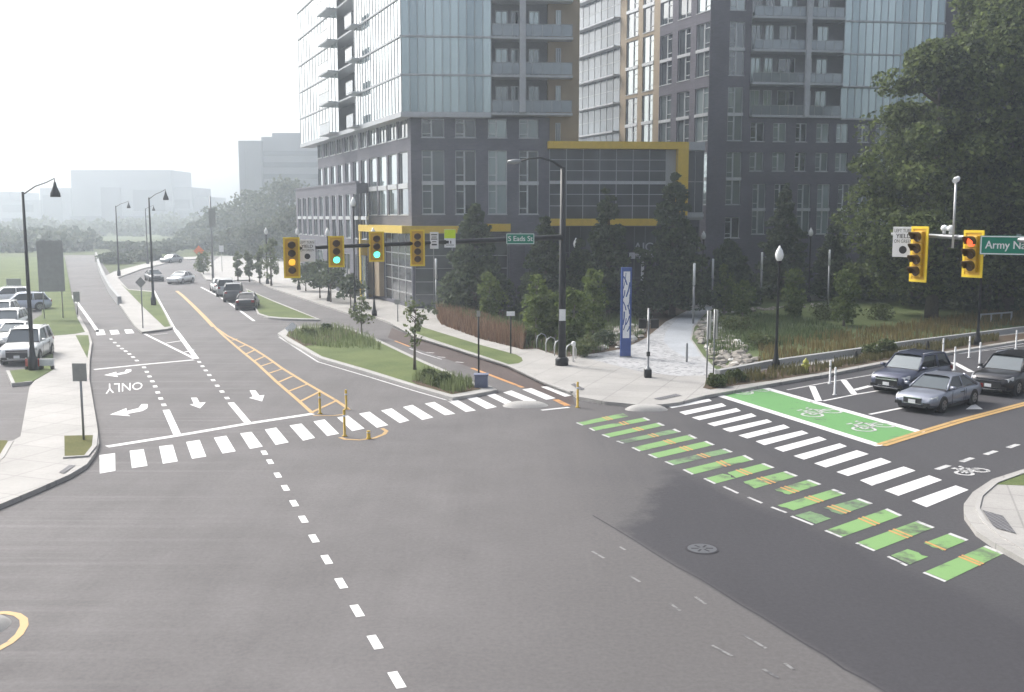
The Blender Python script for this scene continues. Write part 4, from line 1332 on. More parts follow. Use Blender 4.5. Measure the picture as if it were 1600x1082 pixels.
def signal(name, label, top, n, lit, rz, group):
    """n lamps in a yellow housing; origin at the middle of the top edge, faces local -y"""
    t = thing(name, label, "traffic signal", top, rz, group)
    sec = 0.345
    H = n * sec
    B_ = 0.15
    mb = MB().use('sig_tape')
    W2, z1, z0 = 0.185 + B_, 0.0, -(H + 2 * B_)
    e = 0.075
    for x0, x1, a, b in ((-W2, -W2 + e, z0, z1), (W2 - e, W2, z0, z1), (-W2 + e, W2 - e, z1 - e, z1), (-W2 + e, W2 - e, z0, z0 + e)):
        mb.box(((x0 + x1) / 2, 0.0, (a + b) / 2), (x1 - x0, 0.03, b - a))
    mb.use('sig_yellow').box((0, 0.012, (z0 + z1) / 2), (2 * W2 - 2 * e, 0.02, z1 - z0 - 2 * e))
    mb.build("backplate", None, t)
    hb_ = MB()
    for k in range(n):
        zc = -B_ - sec * (k + 0.5)
        hb_.box((0, 0.02, zc), (0.36, 0.24, sec - 0.012))
    hb_.build("housing", 'sig_yellow', t, bevel=0.02)
    for k in range(n):
        zc = -B_ - sec * (k + 0.5)
        lens = MB()
        vs = [(0.145 * math.cos(a), -0.105 - 0.0, zc + 0.145 * math.sin(a)) for a in np.linspace(0, 2 * math.pi, 20, endpoint=False)]
        lens.add(vs + [(0, -0.125, zc)], [((i + 1) % 20, i, 20) for i in range(20)], True)
        lm = lit.get(k, 'lens_off')
        lo = lens.build("lens", lm, t)
        vz = MB()
        n_ = 14
        ang = np.linspace(R(-25), R(205), n_)
        vs = [(0.16 * math.cos(a), -0.102, zc + 0.16 * math.sin(a)) for a in ang]
        vs += [(0.16 * math.cos(a), -0.102 - (0.12 + 0.20 * max(0, math.sin(a))), zc + 0.16 * math.sin(a) * 0.98) for a in ang]
        vs += [(0.147 * math.cos(a), -0.102, zc + 0.147 * math.sin(a)) for a in ang]
        vs += [(0.147 * math.cos(a), -0.102 - (0.12 + 0.20 * max(0, math.sin(a))), zc + 0.147 * math.sin(a) * 0.98) for a in ang]
        fs = []
        for i in range(n_ - 1):
            fs += [(i, i + 1, n_ + i + 1, n_ + i), (2 * n_ + i + 1, 2 * n_ + i, 3 * n_ + i, 3 * n_ + i + 1), (n_ + i, n_ + i + 1, 3 * n_ + i + 1, 3 * n_ + i)]
        vz.add(vs, fs, True)
        vz.build("visor", 'visor', t)
    br = MB().box((0, 0.16, -H / 2 - B_), (0.08, 0.06, H * 0.9))
    br.box((0, 0.2, -H / 2 - B_ + 0.05), (0.14, 0.12, 0.14))
    br.build("bracket", 'black_metal', t)
    return t

# left mast: pole by the corner plaza, long arm over the left leg
pb_ = G(878, 571, K)
h_arm = height_at(pb_, 371)
tipL = at_depth(446, 389, 42.4)
mast = thing("signal_mast", "tall black signal mast at the plaza corner with long arm and curved lamp bracket", "signal mast", pb_)
LM = lambda p: Vector(p) - mast.location
topz = height_at(pb_, 262)
MB().lathe([(0.30, 0), (0.30, 0.05), (0.22, 0.10), (0.21, 0.5), (0.185, 4.0), (0.14, topz - K)], n=16).build("pole", 'black_metal', mast)
MB().lathe([(0.36, 0), (0.36, 0.35), (0.28, 0.45)], n=8).build("base_cover", 'black_metal', mast)
armA = Vector((pb_.x, pb_.y, h_arm))
arm_pts = [armA.lerp(tipL, k) for k in (0, 0.15, 0.35, 0.6, 0.8, 1.0)]
MB().tube([LM(p) for p in arm_pts], [0.15, 0.14, 0.125, 0.105, 0.085, 0.07], 12).build("arm", 'black_metal', mast)
lb = at_depth(814, 252, pb_.y - 0.8)
l0 = Vector((pb_.x, pb_.y, topz - 0.05))
curve = [l0, l0.lerp(lb, 0.25) + Vector((0, 0, 0.28)), l0.lerp(lb, 0.55) + Vector((0, 0, 0.35)), l0.lerp(lb, 0.8) + Vector((0, 0, 0.2)), lb]
MB().tube([LM(p) for p in curve], [0.07, 0.06, 0.05, 0.045, 0.04], 8).build("lamp_bracket", 'black_metal', mast)
MB().tube([LM(lb), LM(lb) + Vector((-0.35, -0.1, -0.04)), LM(lb) + Vector((-0.7, -0.2, -0.05))], [0.08, 0.14, 0.07], 10).build("lamp_head", 'grey_metal', mast)
MB().box((0, -0.22, height_at(pb_, 492) - K), (0.34, 0.06, 0.62)).build("white_panel", 'sign_white', mast)
def on_arm(u):
    """point of the left arm seen at column u"""
    lo, hi = 0.0, 1.0
    for _ in range(40):
        m = (lo + hi) / 2
        p = armA.lerp(tipL, m)
        uu = 800 + FPX * p.x / (p.y * _ct - (p.z - CAM_H) * _st)
        if uu > u: lo = m
        else: hi = m
    return armA.lerp(tipL, lo)
SG = "signals on the left mast arm"
for (uu, vt, n, lit, lab, ex) in ((455, 371, 4, {2: 'lens_amber'}, "four-lamp yellow signal at the arm tip with its amber arrow lit", 0.05), (525, 369, 3, {2: 'lens_green'}, "three-lamp yellow signal showing green right of the turn sign with black dot", 0.05),
                          (588, 362, 3, {2: 'lens_green'}, "three-lamp yellow signal showing green in front of the tan entrance pier", 0.05), (652, 359, 4, {}, "unlit four-lamp yellow signal left of the small white sign", 0.05)):
    p = on_arm(uu)
    q = at_depth(uu, vt, p.y - 0.30)
    signal("traffic_signal", lab, q, n, lit, rot_to_cam(q) + ex, SG)

def plate_sign(name, label, pos, w, h, rz, paint, body='sign_white', cat="sign", group=None, back=True):
    """flat sign facing local -y, centred on pos; paint(mb) adds the lettering"""
    t = thing(name, label, cat, pos, rz, group)
    MB().box((0, 0, 0), (w, 0.03, h)).build("sign_panel", body, t, bevel=0.008)
    lt = MB().use('sign_black')
    paint(lt)
    if lt.f:
        lt.build("lettering", None, t)
    bk_ = MB().box((0, 0.06, 0), (0.08, 0.08, h * 0.7))
    bk_.build("bracket", 'grey_metal', t)
    return t
def turn_sign(w, h):
    def f(mb):
        text_plate(mb, "LEFT TURN", 0.16 * h, (0, 0.37 * h), -0.018, w * 0.86)
        text_plate(mb, "YIELD", 0.20 * h, (0, 0.19 * h), -0.018, w * 0.7, 0.006)
        text_plate(mb, "ON GREEN", 0.16 * h, (0, 0.02 * h), -0.018, w * 0.86)
        mb.add([(0.13 * h * math.cos(a), -0.018, -0.26 * h + 0.13 * h * math.sin(a)) for a in np.linspace(0, 2 * math.pi, 22, endpoint=False)], [tuple(range(22))])
    return f
def bars(w, h, rows):
    def f(mb):
        for z, x0, x1, th in rows:
            mb.box(((x0 + x1) / 2 * w, -0.018, z * h), ((x1 - x0) * w, 0.006, th * h))
    return f
p = on_arm(480); q = at_depth(480, 392, p.y - 0.2)
plate_sign("turn_sign", "white left turn yield sign with black dot beside the amber signal", q, 0.66, 0.92, rot_to_cam(q) + 0.05, turn_sign(0.66, 0.92))
p = on_arm(678); q = at_depth(678.5, 376, p.y - 0.25)
plate_sign("road_sign", "small white sign with lines of black print left of the lime sign", q, 0.40, 0.78, rot_to_cam(q), bars(0.40, 0.78, [(0.34, -0.36, 0.36, 0.06), (0.20, -0.3, 0.3, 0.05), (0.08, -0.36, 0.36, 0.06), (-0.08, -0.25, 0.25, 0.05), (-0.25, -0.3, 0.3, 0.09)]))
p = on_arm(703); q = at_depth(703, 373, p.y - 0.25)
t = plate_sign("pedestrian_sign", "lime yellow and white sign hanging on the left mast arm", q, 0.54, 0.86, rot_to_cam(q), bars(0.54, 0.86, [(-0.2, -0.3, -0.1, 0.16), (-0.2, 0.02, 0.12, 0.16), (-0.36, -0.36, 0.36, 0.03)]))
MB().use('sign_lime').box((0, -0.02, 0.215), (0.53, 0.012, 0.41)).build("lime_panel", None, t)
p = on_arm(813); q = at_depth(813, 373.5, p.y - 1.0)
def street_sign(name, label, pos, w, h, rz, txt, size):
    t = thing(name, label, "street sign", pos, rz)
    MB().box((0, 0, 0), (w, 0.03, h)).build("sign_panel", 'sign_green', t, bevel=0.006)
    lt = MB().use('sign_white')
    text_plate(lt, txt, size, (0, -0.0), -0.019, w * 0.86, 0.010)
    e = 0.03
    for x, z, a, b in ((0, h / 2 - e / 2 - 0.01, w - 0.04, e), (0, -h / 2 + e / 2 + 0.01, w - 0.04, e), (-w / 2 + e, 0, e, h - 2 * e - 0.02), (w / 2 - e, 0, e, h - 2 * e - 0.02)):
        lt.box((x, -0.017, z), (a, 0.006, b))
    lt.build("lettering", None, t)
    MB().box((0, 0.07, h / 2), (0.1, 0.1, 0.1)).build("bracket", 'grey_metal', t)
    return t
street_sign("street_sign", "green street name sign reading S Eads St on the left mast arm", q, 1.42, 0.54, rot_to_cam(q) - 0.02, "S Eads St", 0.36)

# right mast: arm comes in from the right edge
tipR = at_depth(1394, 366, 32.6)
armB = tipR + Vector((0.34, -0.94, 0)).normalized() * 16.0
armB.z = tipR.z - 0.25
pbase = Vector((armB.x, armB.y, K))
mastR = thing("signal_mast", "grey signal mast whose arm reaches in from the right edge", "signal mast", pbase)
RM = lambda p: Vector(p) - mastR.location
MB().lathe([(0.30, 0), (0.22, 0.1), (0.20, 1.0), (0.15, armB.z + 0.5)], n=14).build("pole", 'grey_metal', mastR)
rp_ = [armB.lerp(tipR, k) for k in (0, 0.3, 0.6, 0.85, 1)]
MB().tube([RM(p) for p in rp_], [0.13, 0.11, 0.085, 0.065, 0.05], 12).build("arm", 'grey_metal', mastR)
def on_armR(u):
    lo, hi = 0.0, 1.0
    for _ in range(40):
        m = (lo + hi) / 2
        p = tipR.lerp(armB, m)
        uu = 800 + FPX * p.x / (p.y * _ct - (p.z - CAM_H) * _st)
        if uu < u: lo = m
        else: hi = m
    return tipR.lerp(armB, lo)
SR = "signals on the right mast arm"
p = on_armR(1439); q = at_depth(1438, 354, p.y - 0.3)
signal("traffic_signal", "unlit four-lamp yellow signal right of the left turn yield sign on the right arm", q, 4, {}, rot_to_cam(q) - R(44), SR)
p = on_armR(1522); q = at_depth(1522.5, 360, p.y - 0.3)
signal("traffic_signal", "three-lamp yellow signal showing red beside the green street sign", q, 3, {0: 'lens_red'}, rot_to_cam(q) - R(38), SR)
p = on_armR(1412); q = at_depth(1411.5, 378.5, p.y - 0.25)
plate_sign("turn_sign", "white left turn yield sign at the tip of the right mast arm", q, 0.66, 0.93, rot_to_cam(q) - R(22), turn_sign(0.66, 0.93))
p = on_armR(1589); q = at_depth(1590.5, 384, p.y - 0.1)
street_sign("street_sign", "large green street name sign reading Army Navy at the right edge", q, 1.9, 0.52, rot_to_cam(q) - R(8), "Army Navy Dr", 0.31)
p = on_armR(1490.5)
q0, q1 = at_depth(1488.5, 388, p.y - 0.12), at_depth(1494, 282, p.y - 0.12)
t = thing("detector_camera", "white camera on a thin grey riser above the right mast arm", "camera", q0)
MB().tube([(0, 0, 0), q1 - q0], 0.035, 8).build("riser", 'pale_metal', t)
MB().tube([q1 - q0 + Vector((-0.09, -0.12, -0.02)), q1 - q0 + Vector((0.02, 0.02, 0.02)), q1 - q0 + Vector((0.10, 0.12, 0.06))], [0.075, 0.09, 0.07], 10).build("camera_body", 'globe', t)
for i, uu in enumerate((1475, 1485)):
    p = on_armR(uu); q = p + Vector((0, 0, 0.07))
    o = MB().tube([(0, 0, 0), (0, 0, 0.10)], 0.05, 8).lathe([(0.09, 0.10), (0.11, 0.17), (0.08, 0.24), (0.02, 0.27)], n=10).build("arm_sensor", 'globe'); o.location = q
    tag(o, ["small white sensor cap on the right arm, the one nearer the signal without lit lamps", "small white sensor cap on the right arm, the one touching the camera riser"][i], "sensor", "sensors on the right mast arm")

# tall street lamps with bell shaped heads
def street_lamp(ub, vb, vt, uh, vh, label):
    b = G(ub, vb, 0.1)
    t = thing("street_lamp", label, "street lamp", b, 0, "tall street lamps along the left road")
    h = height_at(b, vt) - 0.1
    MB().lathe([(0.24, 0), (0.24, 0.7), (0.17, 0.8), (0.12, 1.3), (0.10, 4), (0.065, h)], n=12).build("pole", 'black_metal', t)
    hd = at_depth(uh, vh, b.y) - b
    a0 = Vector((0, 0, h - 0.15))
    pts = [a0, a0 + (hd - a0) * 0.4 + Vector((0, 0, 0.32)), a0 + (hd - a0) * 0.75 + Vector((0, 0, 0.42)), hd + Vector((0, 0, 0.55)), hd + Vector((0, 0, 0.30))]
    MB().tube(pts, [0.035, 0.03, 0.028, 0.028, 0.04], 8).build("arm", 'black_metal', t)
    MB().lathe([(0.25, -0.40), (0.24, -0.22), (0.16, -0.02), (0.10, 0.14), (0.05, 0.36)], (hd.x, hd.y, hd.z), 14).build("lamp_head", 'black_metal', t)
    return t
street_lamp(52, 580, 300, 86, 296, "black street lamp nearest the camera, on the grass beside the parked white cars")
street_lamp(240, 478, 309, 259, 306, "black street lamp on the grass wedge between ramp and main road")
street_lamp(186, 432, 322, 201, 321, "hazy thin street lamp beside the path bend left of the grass wedge lamp")
street_lamp(231, 413, 326, 240, 326, "faintest street lamp seen just left of the grass wedge lamp pole")
def acorn(ub, vb, vt, label, base=K, scale=1.0):
    b = G(ub, vb, base)
    h = height_at(b, vt) - base
    t = thing("post_lamp", label, "post lamp", b, 0, "post lamps with white acorn globes")
    s = scale
    MB().lathe([(0.22, 0), (0.22, 0.35), (0.15, 0.5), (0.10, 0.9), (0.075, 1.3), (0.065, h - 0.95 * s), (0.13, h - 0.88 * s), (0.13, h - 0.80 * s)], n=12).build("pole", 'black_metal', t)
    MB().lathe([(0.12, h - 0.80 * s), (0.20 * s, h - 0.66 * s), (0.23 * s, h - 0.48 * s), (0.17 * s, h - 0.25 * s), (0.10 * s, h - 0.16 * s), (0.03, h)], n=14).build("globe", 'globe', t)
    return t
acorn(1212, 576, 384, "white acorn post lamp behind the low wall left of the parked cars")
acorn(1527, 540, 381, "post lamp behind the red signal at the right, only its dark pole showing")
acorn(585, 494, 356, "white acorn post lamp beside the yellow entrance pier")
acorn(514, 471, 356, "white acorn post lamp above the left green signal")
acorn(467, 453, 356, "white acorn post lamp above the amber signal")
acorn(418, 444, 356, "white acorn post lamp by the columnar trees, leftmost of the building row")
acorn(899, 492, 372, "white acorn post lamp right of the big signal mast")
acorn(1097, 470, 361, "white acorn post lamp below the grey end of the glass hall")
acorn(1263, 472, 356, "small white acorn post lamp against the brown brick block")
acorn(555, 486, 308, "white globe lamp in front of the annex windows left of the entrance pier")
def light_column(ub, vb, v0, v1, label):
    b = G(ub, vb, K)
    h0, h1 = height_at(b, v1) - K, height_at(b, v0) - K
    t = thing("light_column", label, "light column", b, 0, "slim grey columns with white light tubes")
    MB().lathe([(0.085, 0), (0.085, h0)], n=10).build("post", 'grey_metal', t)
    MB().lathe([(0.10, h0), (0.10, h1), (0.05, h1 + 0.03)], n=10).build("light_tube", 'tube', t)
light_column(1083, 506, 412, 446, "slim light column on the walk edge left of the two thin sign posts")
light_column(1112.5, 478, 405, 435, "slim light column standing at the top of the pale walk")
light_column(1188.5, 476, 395, 422, "slim light column left of the acorn lamp by the low wall")
light_column(1293, 490, 391, 415, "slim light column in the meadow right of the acorn lamp")
light_column(682, 489, 405, 436, "slim light column by the brown grasses under the lime sign")
light_column(901, 491, 392, 422, "slim light column directly right of the big signal mast")

# pedestrian signal post, sign posts, totem, racks
b = G(1012, 590, K)
t = thing("pedestrian_signal", "short pedestrian signal post with two dark heads on the speckled paving", "pedestrian signal", b)
hp = height_at(b, 482) - K
MB().lathe([(0.17, 0), (0.17, 0.42), (0.11, 0.50), (0.06, 0.55), (0.055, hp)], n=12).build("post", 'grey_metal', t)
MB().box((0, 0, 0.21), (0.36, 0.36, 0.42)).build("base_cover", 'black_metal', t, bevel=0.03)
zz = height_at(b, 506) - K
for sx in (-1, 1):
    MB().box((sx * 0.30, -0.02, zz), (0.40, 0.22, 0.46)).build("signal_head", 'black_trim', t, bevel=0.02)
    MB().box((sx * 0.12, 0, zz), (0.12, 0.05, 0.05)).build("bracket", 'grey_metal', t)
MB().box((0, -0.08, height_at(b, 553) - K), (0.17, 0.13, 0.22)).build("push_button", 'black_trim', t)
for ub, vb, vt, v1, lab in ((1104, 597, 486, 530, "thin sign post at the plaza kerb, left one of the pair"), (1114.5, 595, 484, 530, "thin sign post at the plaza kerb, right one of the pair")):
    b = G(ub, vb, K); h = height_at(b, vt) - K; h1_ = height_at(b, v1) - K
    t = thing("sign_post", lab, "sign post", b, 0, "sign posts at the plaza kerb")
    MB().lathe([(0.035, 0), (0.035, h)], n=8).build("post", 'grey_metal', t)
    MB().box((0.06, 0.05, (h + h1_) / 2), (0.05, 0.46, h - h1_), R(12)).build("sign_panel", 'sign_back', t)
b = G(1073, 566, K)
o = MB().lathe([(0.06, 0), (0.06, height_at(b, 536) - K - 0.05), (0.03, height_at(b, 536) - K)], n=10).build("bollard", 'grey_metal'); o.location = b
tag(o, "single slim grey bollard on the pale walk", "bollard")
b = G(977, 558, K)
h = height_at(b, 418) - K
t = thing("banner_totem", "tall blue totem with white brush lettering down its face by the plaza", "totem", b, R(4))
W_ = 0.60
MB().box((0, 0, h / 2), (W_, 0.26, h)).build("panel", 'blue_panel', t, bevel=0.02)
wm = MB().use('sign_white')
zc0, zc1 = h * 0.215, h * 0.955
rr = random.Random(5)
wm.add([(-0.19, -0.134, zc0), (0.19, -0.134, zc0), (0.19, -0.134, zc1), (-0.19, -0.134, zc1)], [(0, 1, 2, 3)])
wm.use('blue_panel')
def stroke(pts, w):
    for i in range(len(pts) - 1):
        (xa, za), (xb, zb_) = pts[i], pts[i + 1]
        d = Vector((xb - xa, zb_ - za)).normalized(); nx, nz = -d.y * w, d.x * w
        wm.add([(xa - nx, -0.137 - 0.0005 * i, za - nz), (xb - nx, -0.137 - 0.0005 * i, zb_ - nz), (xb + nx, -0.137 - 0.0005 * i, zb_ + nz), (xa + nx, -0.137 - 0.0005 * i, za + nz)], [(0, 1, 2, 3)])
L_ = zc1 - zc0
for (a, c, w) in (((-0.19, 0.93), (0.02, 0.80), 0.035), ((-0.19, 0.74), (-0.05, 0.98), 0.02), ((0.19, 0.84), (-0.02, 0.62), 0.04), ((-0.10, 0.72), (-0.19, 0.60), 0.03), ((0.19, 0.66), (0.10, 0.45), 0.025),
                  ((-0.19, 0.55), (-0.02, 0.42), 0.03), ((0.05, 0.50), (0.19, 0.36), 0.03), ((-0.12, 0.40), (-0.19, 0.20), 0.04), ((0.19, 0.34), (-0.02, 0.20), 0.03), ((0.0, 0.30), (-0.15, 0.12), 0.025), ((0.19, 0.18), (0.06, 0.10), 0.03)):
    stroke([(a[0], zc0 + a[1] * L_), ((a[0] + c[0]) / 2 + 0.03, zc0 + (a[1] + c[1]) / 2 * L_), (c[0], zc0 + c[1] * L_)], w)
wm.build("brush_lettering", None, t)
MB().box((0, 0, 0.03), (0.7, 0.36, 0.06)).build("base_plate", 'grey_metal', t)
RK = []
for i, (ub, vb) in enumerate(((846, 544), (860.5, 550), (874, 555), (892, 562))):
    b = G(ub, vb, K)
    o = MB().tube([(-0.3, -0.25, 0), (-0.3, -0.25, 0.55), (-0.22, -0.2, 0.78), (0, 0, 0.90), (0.22, 0.2, 0.78), (0.3, 0.25, 0.55), (0.3, 0.25, 0)], 0.035, 8).build("bicycle_rack", 'pale_metal')
    o.location = b
    tag(o, ["grey hoop bike rack nearest the brown grasses", "second hoop bike rack from the brown grasses, left of the mast", "hoop bike rack half hidden by the left side of the mast", "hoop bike rack right of the mast base"][i], "bike rack", "hoop bike racks by the mast")
b = G(896, 566, K)
o = MB().lathe([(0.06, 0), (0.06, 0.9), (0.12, 0.92), (0.12, 1.12), (0.05, 1.16)], n=10).build("bollard_light", 'globe'); o.location = b
tag(o, "short white post with square cap right of the mast base", "post")

def flex_post(ub, vb, vt, col, label, group, r=0.05):
    b = G(ub, vb, 0.0)
    h = height_at(b, vt)
    t = thing("flexible_post", label, "flexible post", b, 0, group)
    MB().lathe([(0.10, 0), (0.10, 0.03), (r, 0.05), (r, h - 0.02), (r * 0.6, h)], n=10).build("post", col, t)
    MB().lathe([(r + 0.004, h * 0.72), (r + 0.004, h * 0.80)], n=10).build("band", 'sign_white' if col == 'flex_yellow' else 'pale_metal', t)
YG = "yellow flexible posts at the flush median"
flex_post(541, 640, 609, 'flex_yellow', "yellow flexible post at the pointed end of the hatched median", YG)
flex_post(538.5, 682, 640, 'flex_yellow', "yellow flexible post on the crosswalk inside the yellow curve", YG)
flex_post(500, 647, 613, 'flex_yellow', "yellow flexible post at the right end of the stop bar", YG)
flex_post(576, 686, 673, 'flex_yellow', "short broken yellow stub on the yellow curve line", YG, 0.07)
flex_post(902.5, 637, 597, 'flex_yellow', "tall yellow flexible post at the plaza corner kerb", YG)
WG = "white flexible posts in the bike buffer"
for (ub, vb, vt, lab) in ((1296.5, 600, 563, "white flexible post nearest the kerb, left of the dark blue SUV"), (1304, 617.5, 574, "white flexible post standing on the hatching left of the dark blue SUV"),
                          (1473, 559.5, 529, "white flexible post just behind the roof end of the dark blue SUV"), (1491, 579, 542, "white flexible post above the rear of the grey sedan"),
                          (1514, 559.5, 525.5, "white flexible post left of the lamp pole by the meadow"), (1530, 575, 535, "white flexible post beside the mirror of the black SUV"), (1587, 546, 516, "white flexible post behind the roof of the black SUV")):
    flex_post(ub, vb, vt, 'flex_white', lab, WG)
for i, (ub, vb, vt) in enumerate(((1337, 565, 548), (1449, 549, 532))):
    b = G(ub, vb, K)
    h = height_at(b, vt) - K
    o = MB().lathe([(0.16, 0), (0.13, h * 0.5), (0.05, h * 0.92), (0.02, h)], n=10).build("bollard", 'black_metal'); o.location = b
    tag(o, ["short dark cone shaped bollard in the kerb bed left of the SUV roof", "short dark cone shaped bollard in the kerb bed above the SUV roof"][i], "bollard", "dark bollards in the kerb bed")
b = G(1258.5, 583, K)
t = thing("fire_hydrant", "yellow green fire hydrant in the kerb bed by the low wall", "fire hydrant", b)
MB().lathe([(0.17, 0), (0.17, 0.05), (0.12, 0.08), (0.12, 0.50), (0.16, 0.52), (0.16, 0.56), (0.13, 0.66), (0.05, 0.72), (0.04, 0.78)], n=12).build("body", 'hydrant_yellow', t)
MB().tube([(-0.2, 0, 0.40), (0.2, 0, 0.40)], 0.065, 10).build("side_cap", 'hydrant_yellow', t)
MB().tube([(0, -0.2, 0.36), (0, 0, 0.36)], 0.085, 10).build("front_cap", 'hydrant_yellow', t)

# signs of the left side
def post_sign(name, label, ub, vb, vt, v1, wpx, mat, diamond=False, cat="sign", posts=1, post_mat='grey_metal', base=0.1):
    b = G(ub, vb, base)
    k = FPX / (b.y * 1.0)
    h, h1_ = height_at(b, vt) - base, height_at(b, v1) - base
    t = thing(name, label, cat, b)
    w = wpx / k
    xs = [0] if posts == 1 else [-w * 0.36, w * 0.36]
    for x in xs:
        MB().lathe([(0.045, 0), (0.045, h - 0.02)], (x, 0.06, 0), 8).build("post", post_mat, t)
    zc_ = (h + h1_) / 2
    if diamond:
        s = (h - h1_) / math.sqrt(2)
        MB().box((0, 0, zc_), (s, 0.03, s), mat=Matrix.Rotation(R(45), 3, 'Y')).build("sign_panel", mat, t)
    else:
        MB().box((0, 0, zc_), (w, 0.04, h - h1_)).build("sign_panel", mat, t)
    return t
post_sign("road_sign", "grey back of a square sign on a thin post in the pavement verge", 130, 690, 568, 596, 22, 'sign_back')
o = post_sign("road_sign_panel", "large grey sign panel on two posts standing on the left lawn", 84, 499, 376, 456, 38, 'sign_back', False, "sign panel", 2)
o.rotation_euler = (0, 0, R(14))
post_sign("warning_sign", "grey diamond warning sign seen from behind on the grass wedge", 223, 514, 433, 450, 14, 'sign_back', True)
post_sign("road_sign", "small dark sign on a post at the left edge of the ramp", 121, 492, 456, 472, 10, 'sign_back')
post_sign("warning_sign", "orange diamond roadwork sign far up the main road", 312, 424, 384, 401, 15, 'orange_sign', True)
post_sign("road_sign", "small white sign on a far post right of the orange diamond", 347, 425, 384, 394, 7, 'sign_white')
post_sign("road_sign", "small dark sign post beside the bike lane by the thin street tree", 621.5, 503, 469, 476, 9, 'sign_back', base=K)
post_sign("road_sign", "dark thin sign post with pale top at the end of the planted median", 748, 592, 486, 495, 6, 'sign_back', post_mat='black_metal', base=K)
post_sign("road_sign", "thin dark post with small white sign on the pavement below the brown grasses", 798, 553, 487, 494, 13, 'sign_white', post_mat='black_metal', base=K)
b = G(333, 440, 0.1)
t = thing("banner_pole", "tall hazy pole with dark vertical panel beyond the parked cars", "pole", b)
h = height_at(b, 308)
MB().lathe([(0.16, 0), (0.10, h)], n=10).build("pole", 'grey_metal', t)
z0_, z1_ = height_at(b, 356), height_at(b, 328)
MB().box((0.22, -0.1, (z0_ + z1_) / 2), (0.85, 0.1, z1_ - z0_)).build("panel", 'sign_back', t)
b = G(22, 452, 0.16)
t = thing("notice_board", "low grey notice board on the lawn above the parked white cars", "board", b)
MB().box((0, 0, 0.75), (1.6, 0.08, 0.8)).build("panel", 'sign_back', t)
for x in (-0.7, 0.7):
    MB().box((x, 0.08, 0.4), (0.09, 0.09, 0.8)).build("post", 'grey_metal', t)
b = G(752, 605, K)
o = MB().box((0, 0, 0.30), (0.62, 0.5, 0.58)).box((0, 0, 0.61), (0.70, 0.58, 0.05)).box((0, -0.255, 0.3), (0.5, 0.012, 0.42)).build("utility_box", 'utility_blue', bevel=0.02); o.location = b
tag(o, "squat blue grey utility box at the tip of the planted median", "utility box")
b = G(455, 518, K)
o = MB().box((0, 0, 0.25), (0.5, 0.06, 0.72), mat=Matrix.Rotation(R(50), 3, 'Y') @ Matrix.Rotation(R(-25), 3, 'X')).box((0.1, 0.12, 0.1), (0.07, 0.07, 0.3)).build("fallen_sign", 'sign_white'); o.location = b
tag(o, "tilted white panel lying on the nose of the planted median", "panel")
b = G(56, 577, 0.16)
t = thing("barrier", "low red and white barrier beside the nearest street lamp", "barrier", b, R(5))
MB().box((-0.15, 0, 0.35), (0.7, 0.12, 0.4)).build("red_board", 'red_plastic', t)
MB().box((0.55, 0.05, 0.35), (0.75, 0.12, 0.36)).build("white_board", 'sign_white', t)
for x in (-0.45, 0.15, 0.3, 0.85):
    MB().box((x, 0.02, 0.08), (0.07, 0.4, 0.16)).build("foot", 'black_trim', t)

# low walls, seats and rail in the park
ow = MB().wall(PX([(1121, 589), (1200, 573.5), (1283, 561.5), (1333, 554.5), (1420, 541), (1600, 518), (1780, 495)], K), 0.30, K, K + 0.34).build("retaining_wall", 'grey_concrete')
tag(ow, "long low grey concrete wall along the foot of the park meadow", "wall")
for i, (a_, b2_) in enumerate((((1263, 470), (1290, 469)), ((1345, 466), (1372, 465)), ((1386, 464.5), (1424, 462)), ((1545, 462), (1600, 460)))):
    p0, p1 = G(*a_, K), G(*b2_, K)
    o = MB().wall([p0, p1], 0.5, 0, 0.46).build("seat_wall", 'pale_rock'); o.location = (0, 0, K)
    ctr = (p0 + p1) / 2
    o.data.transform(Matrix.Translation(Vector((-ctr.x, -ctr.y, 0)))); o.location = (ctr.x, ctr.y, K)
    tag(o, ["short pale seat wall in the park left of the others, behind the meadow", "short pale seat wall behind the meadow below the white turn sign", "longer pale seat wall behind the meadow below the unlit signal", "pale seat wall behind the meadow at the right edge"][i], "seat wall", "pale seat walls behind the meadow")
o = MB().wall(PX([(1050, 470), (1072, 471), (1092, 469)]), 0.4, 0, 1.1).build("garden_wall", 'grey_concrete'); o.location = (0, 0, K)
ctr = G(1072, 471); o.data.transform(Matrix.Translation(Vector((-ctr.x, -ctr.y, 0)))); o.location = (ctr.x, ctr.y, K)
tag(o, "pale concrete garden wall at the upper end of the walk", "wall")
p0, p1 = G(1532, 505, K), G(1580, 501, K)
t = thing("rail_fence", "low white rail fence by the meadow at the right edge", "fence", p0)
for k in range(4):
    q = (p1 - p0) * (k / 3)
    MB().box((q.x, q.y, 0.35), (0.09, 0.09, 0.7)).build("post", 'pale_metal', t)
MB().wall([Vector((0, 0, 0)), p1 - p0], 0.06, 0.58, 0.70).build("rail", 'pale_metal', t)
o = MB().wall(PX([(150, 400), (155, 420), (162, 438), (173, 459), (187, 477)]), 0.35, 0, 0.8).build("low_wall", 'grey_concrete')
tag(o, "low grey wall between the ramp and the pale path", "wall")
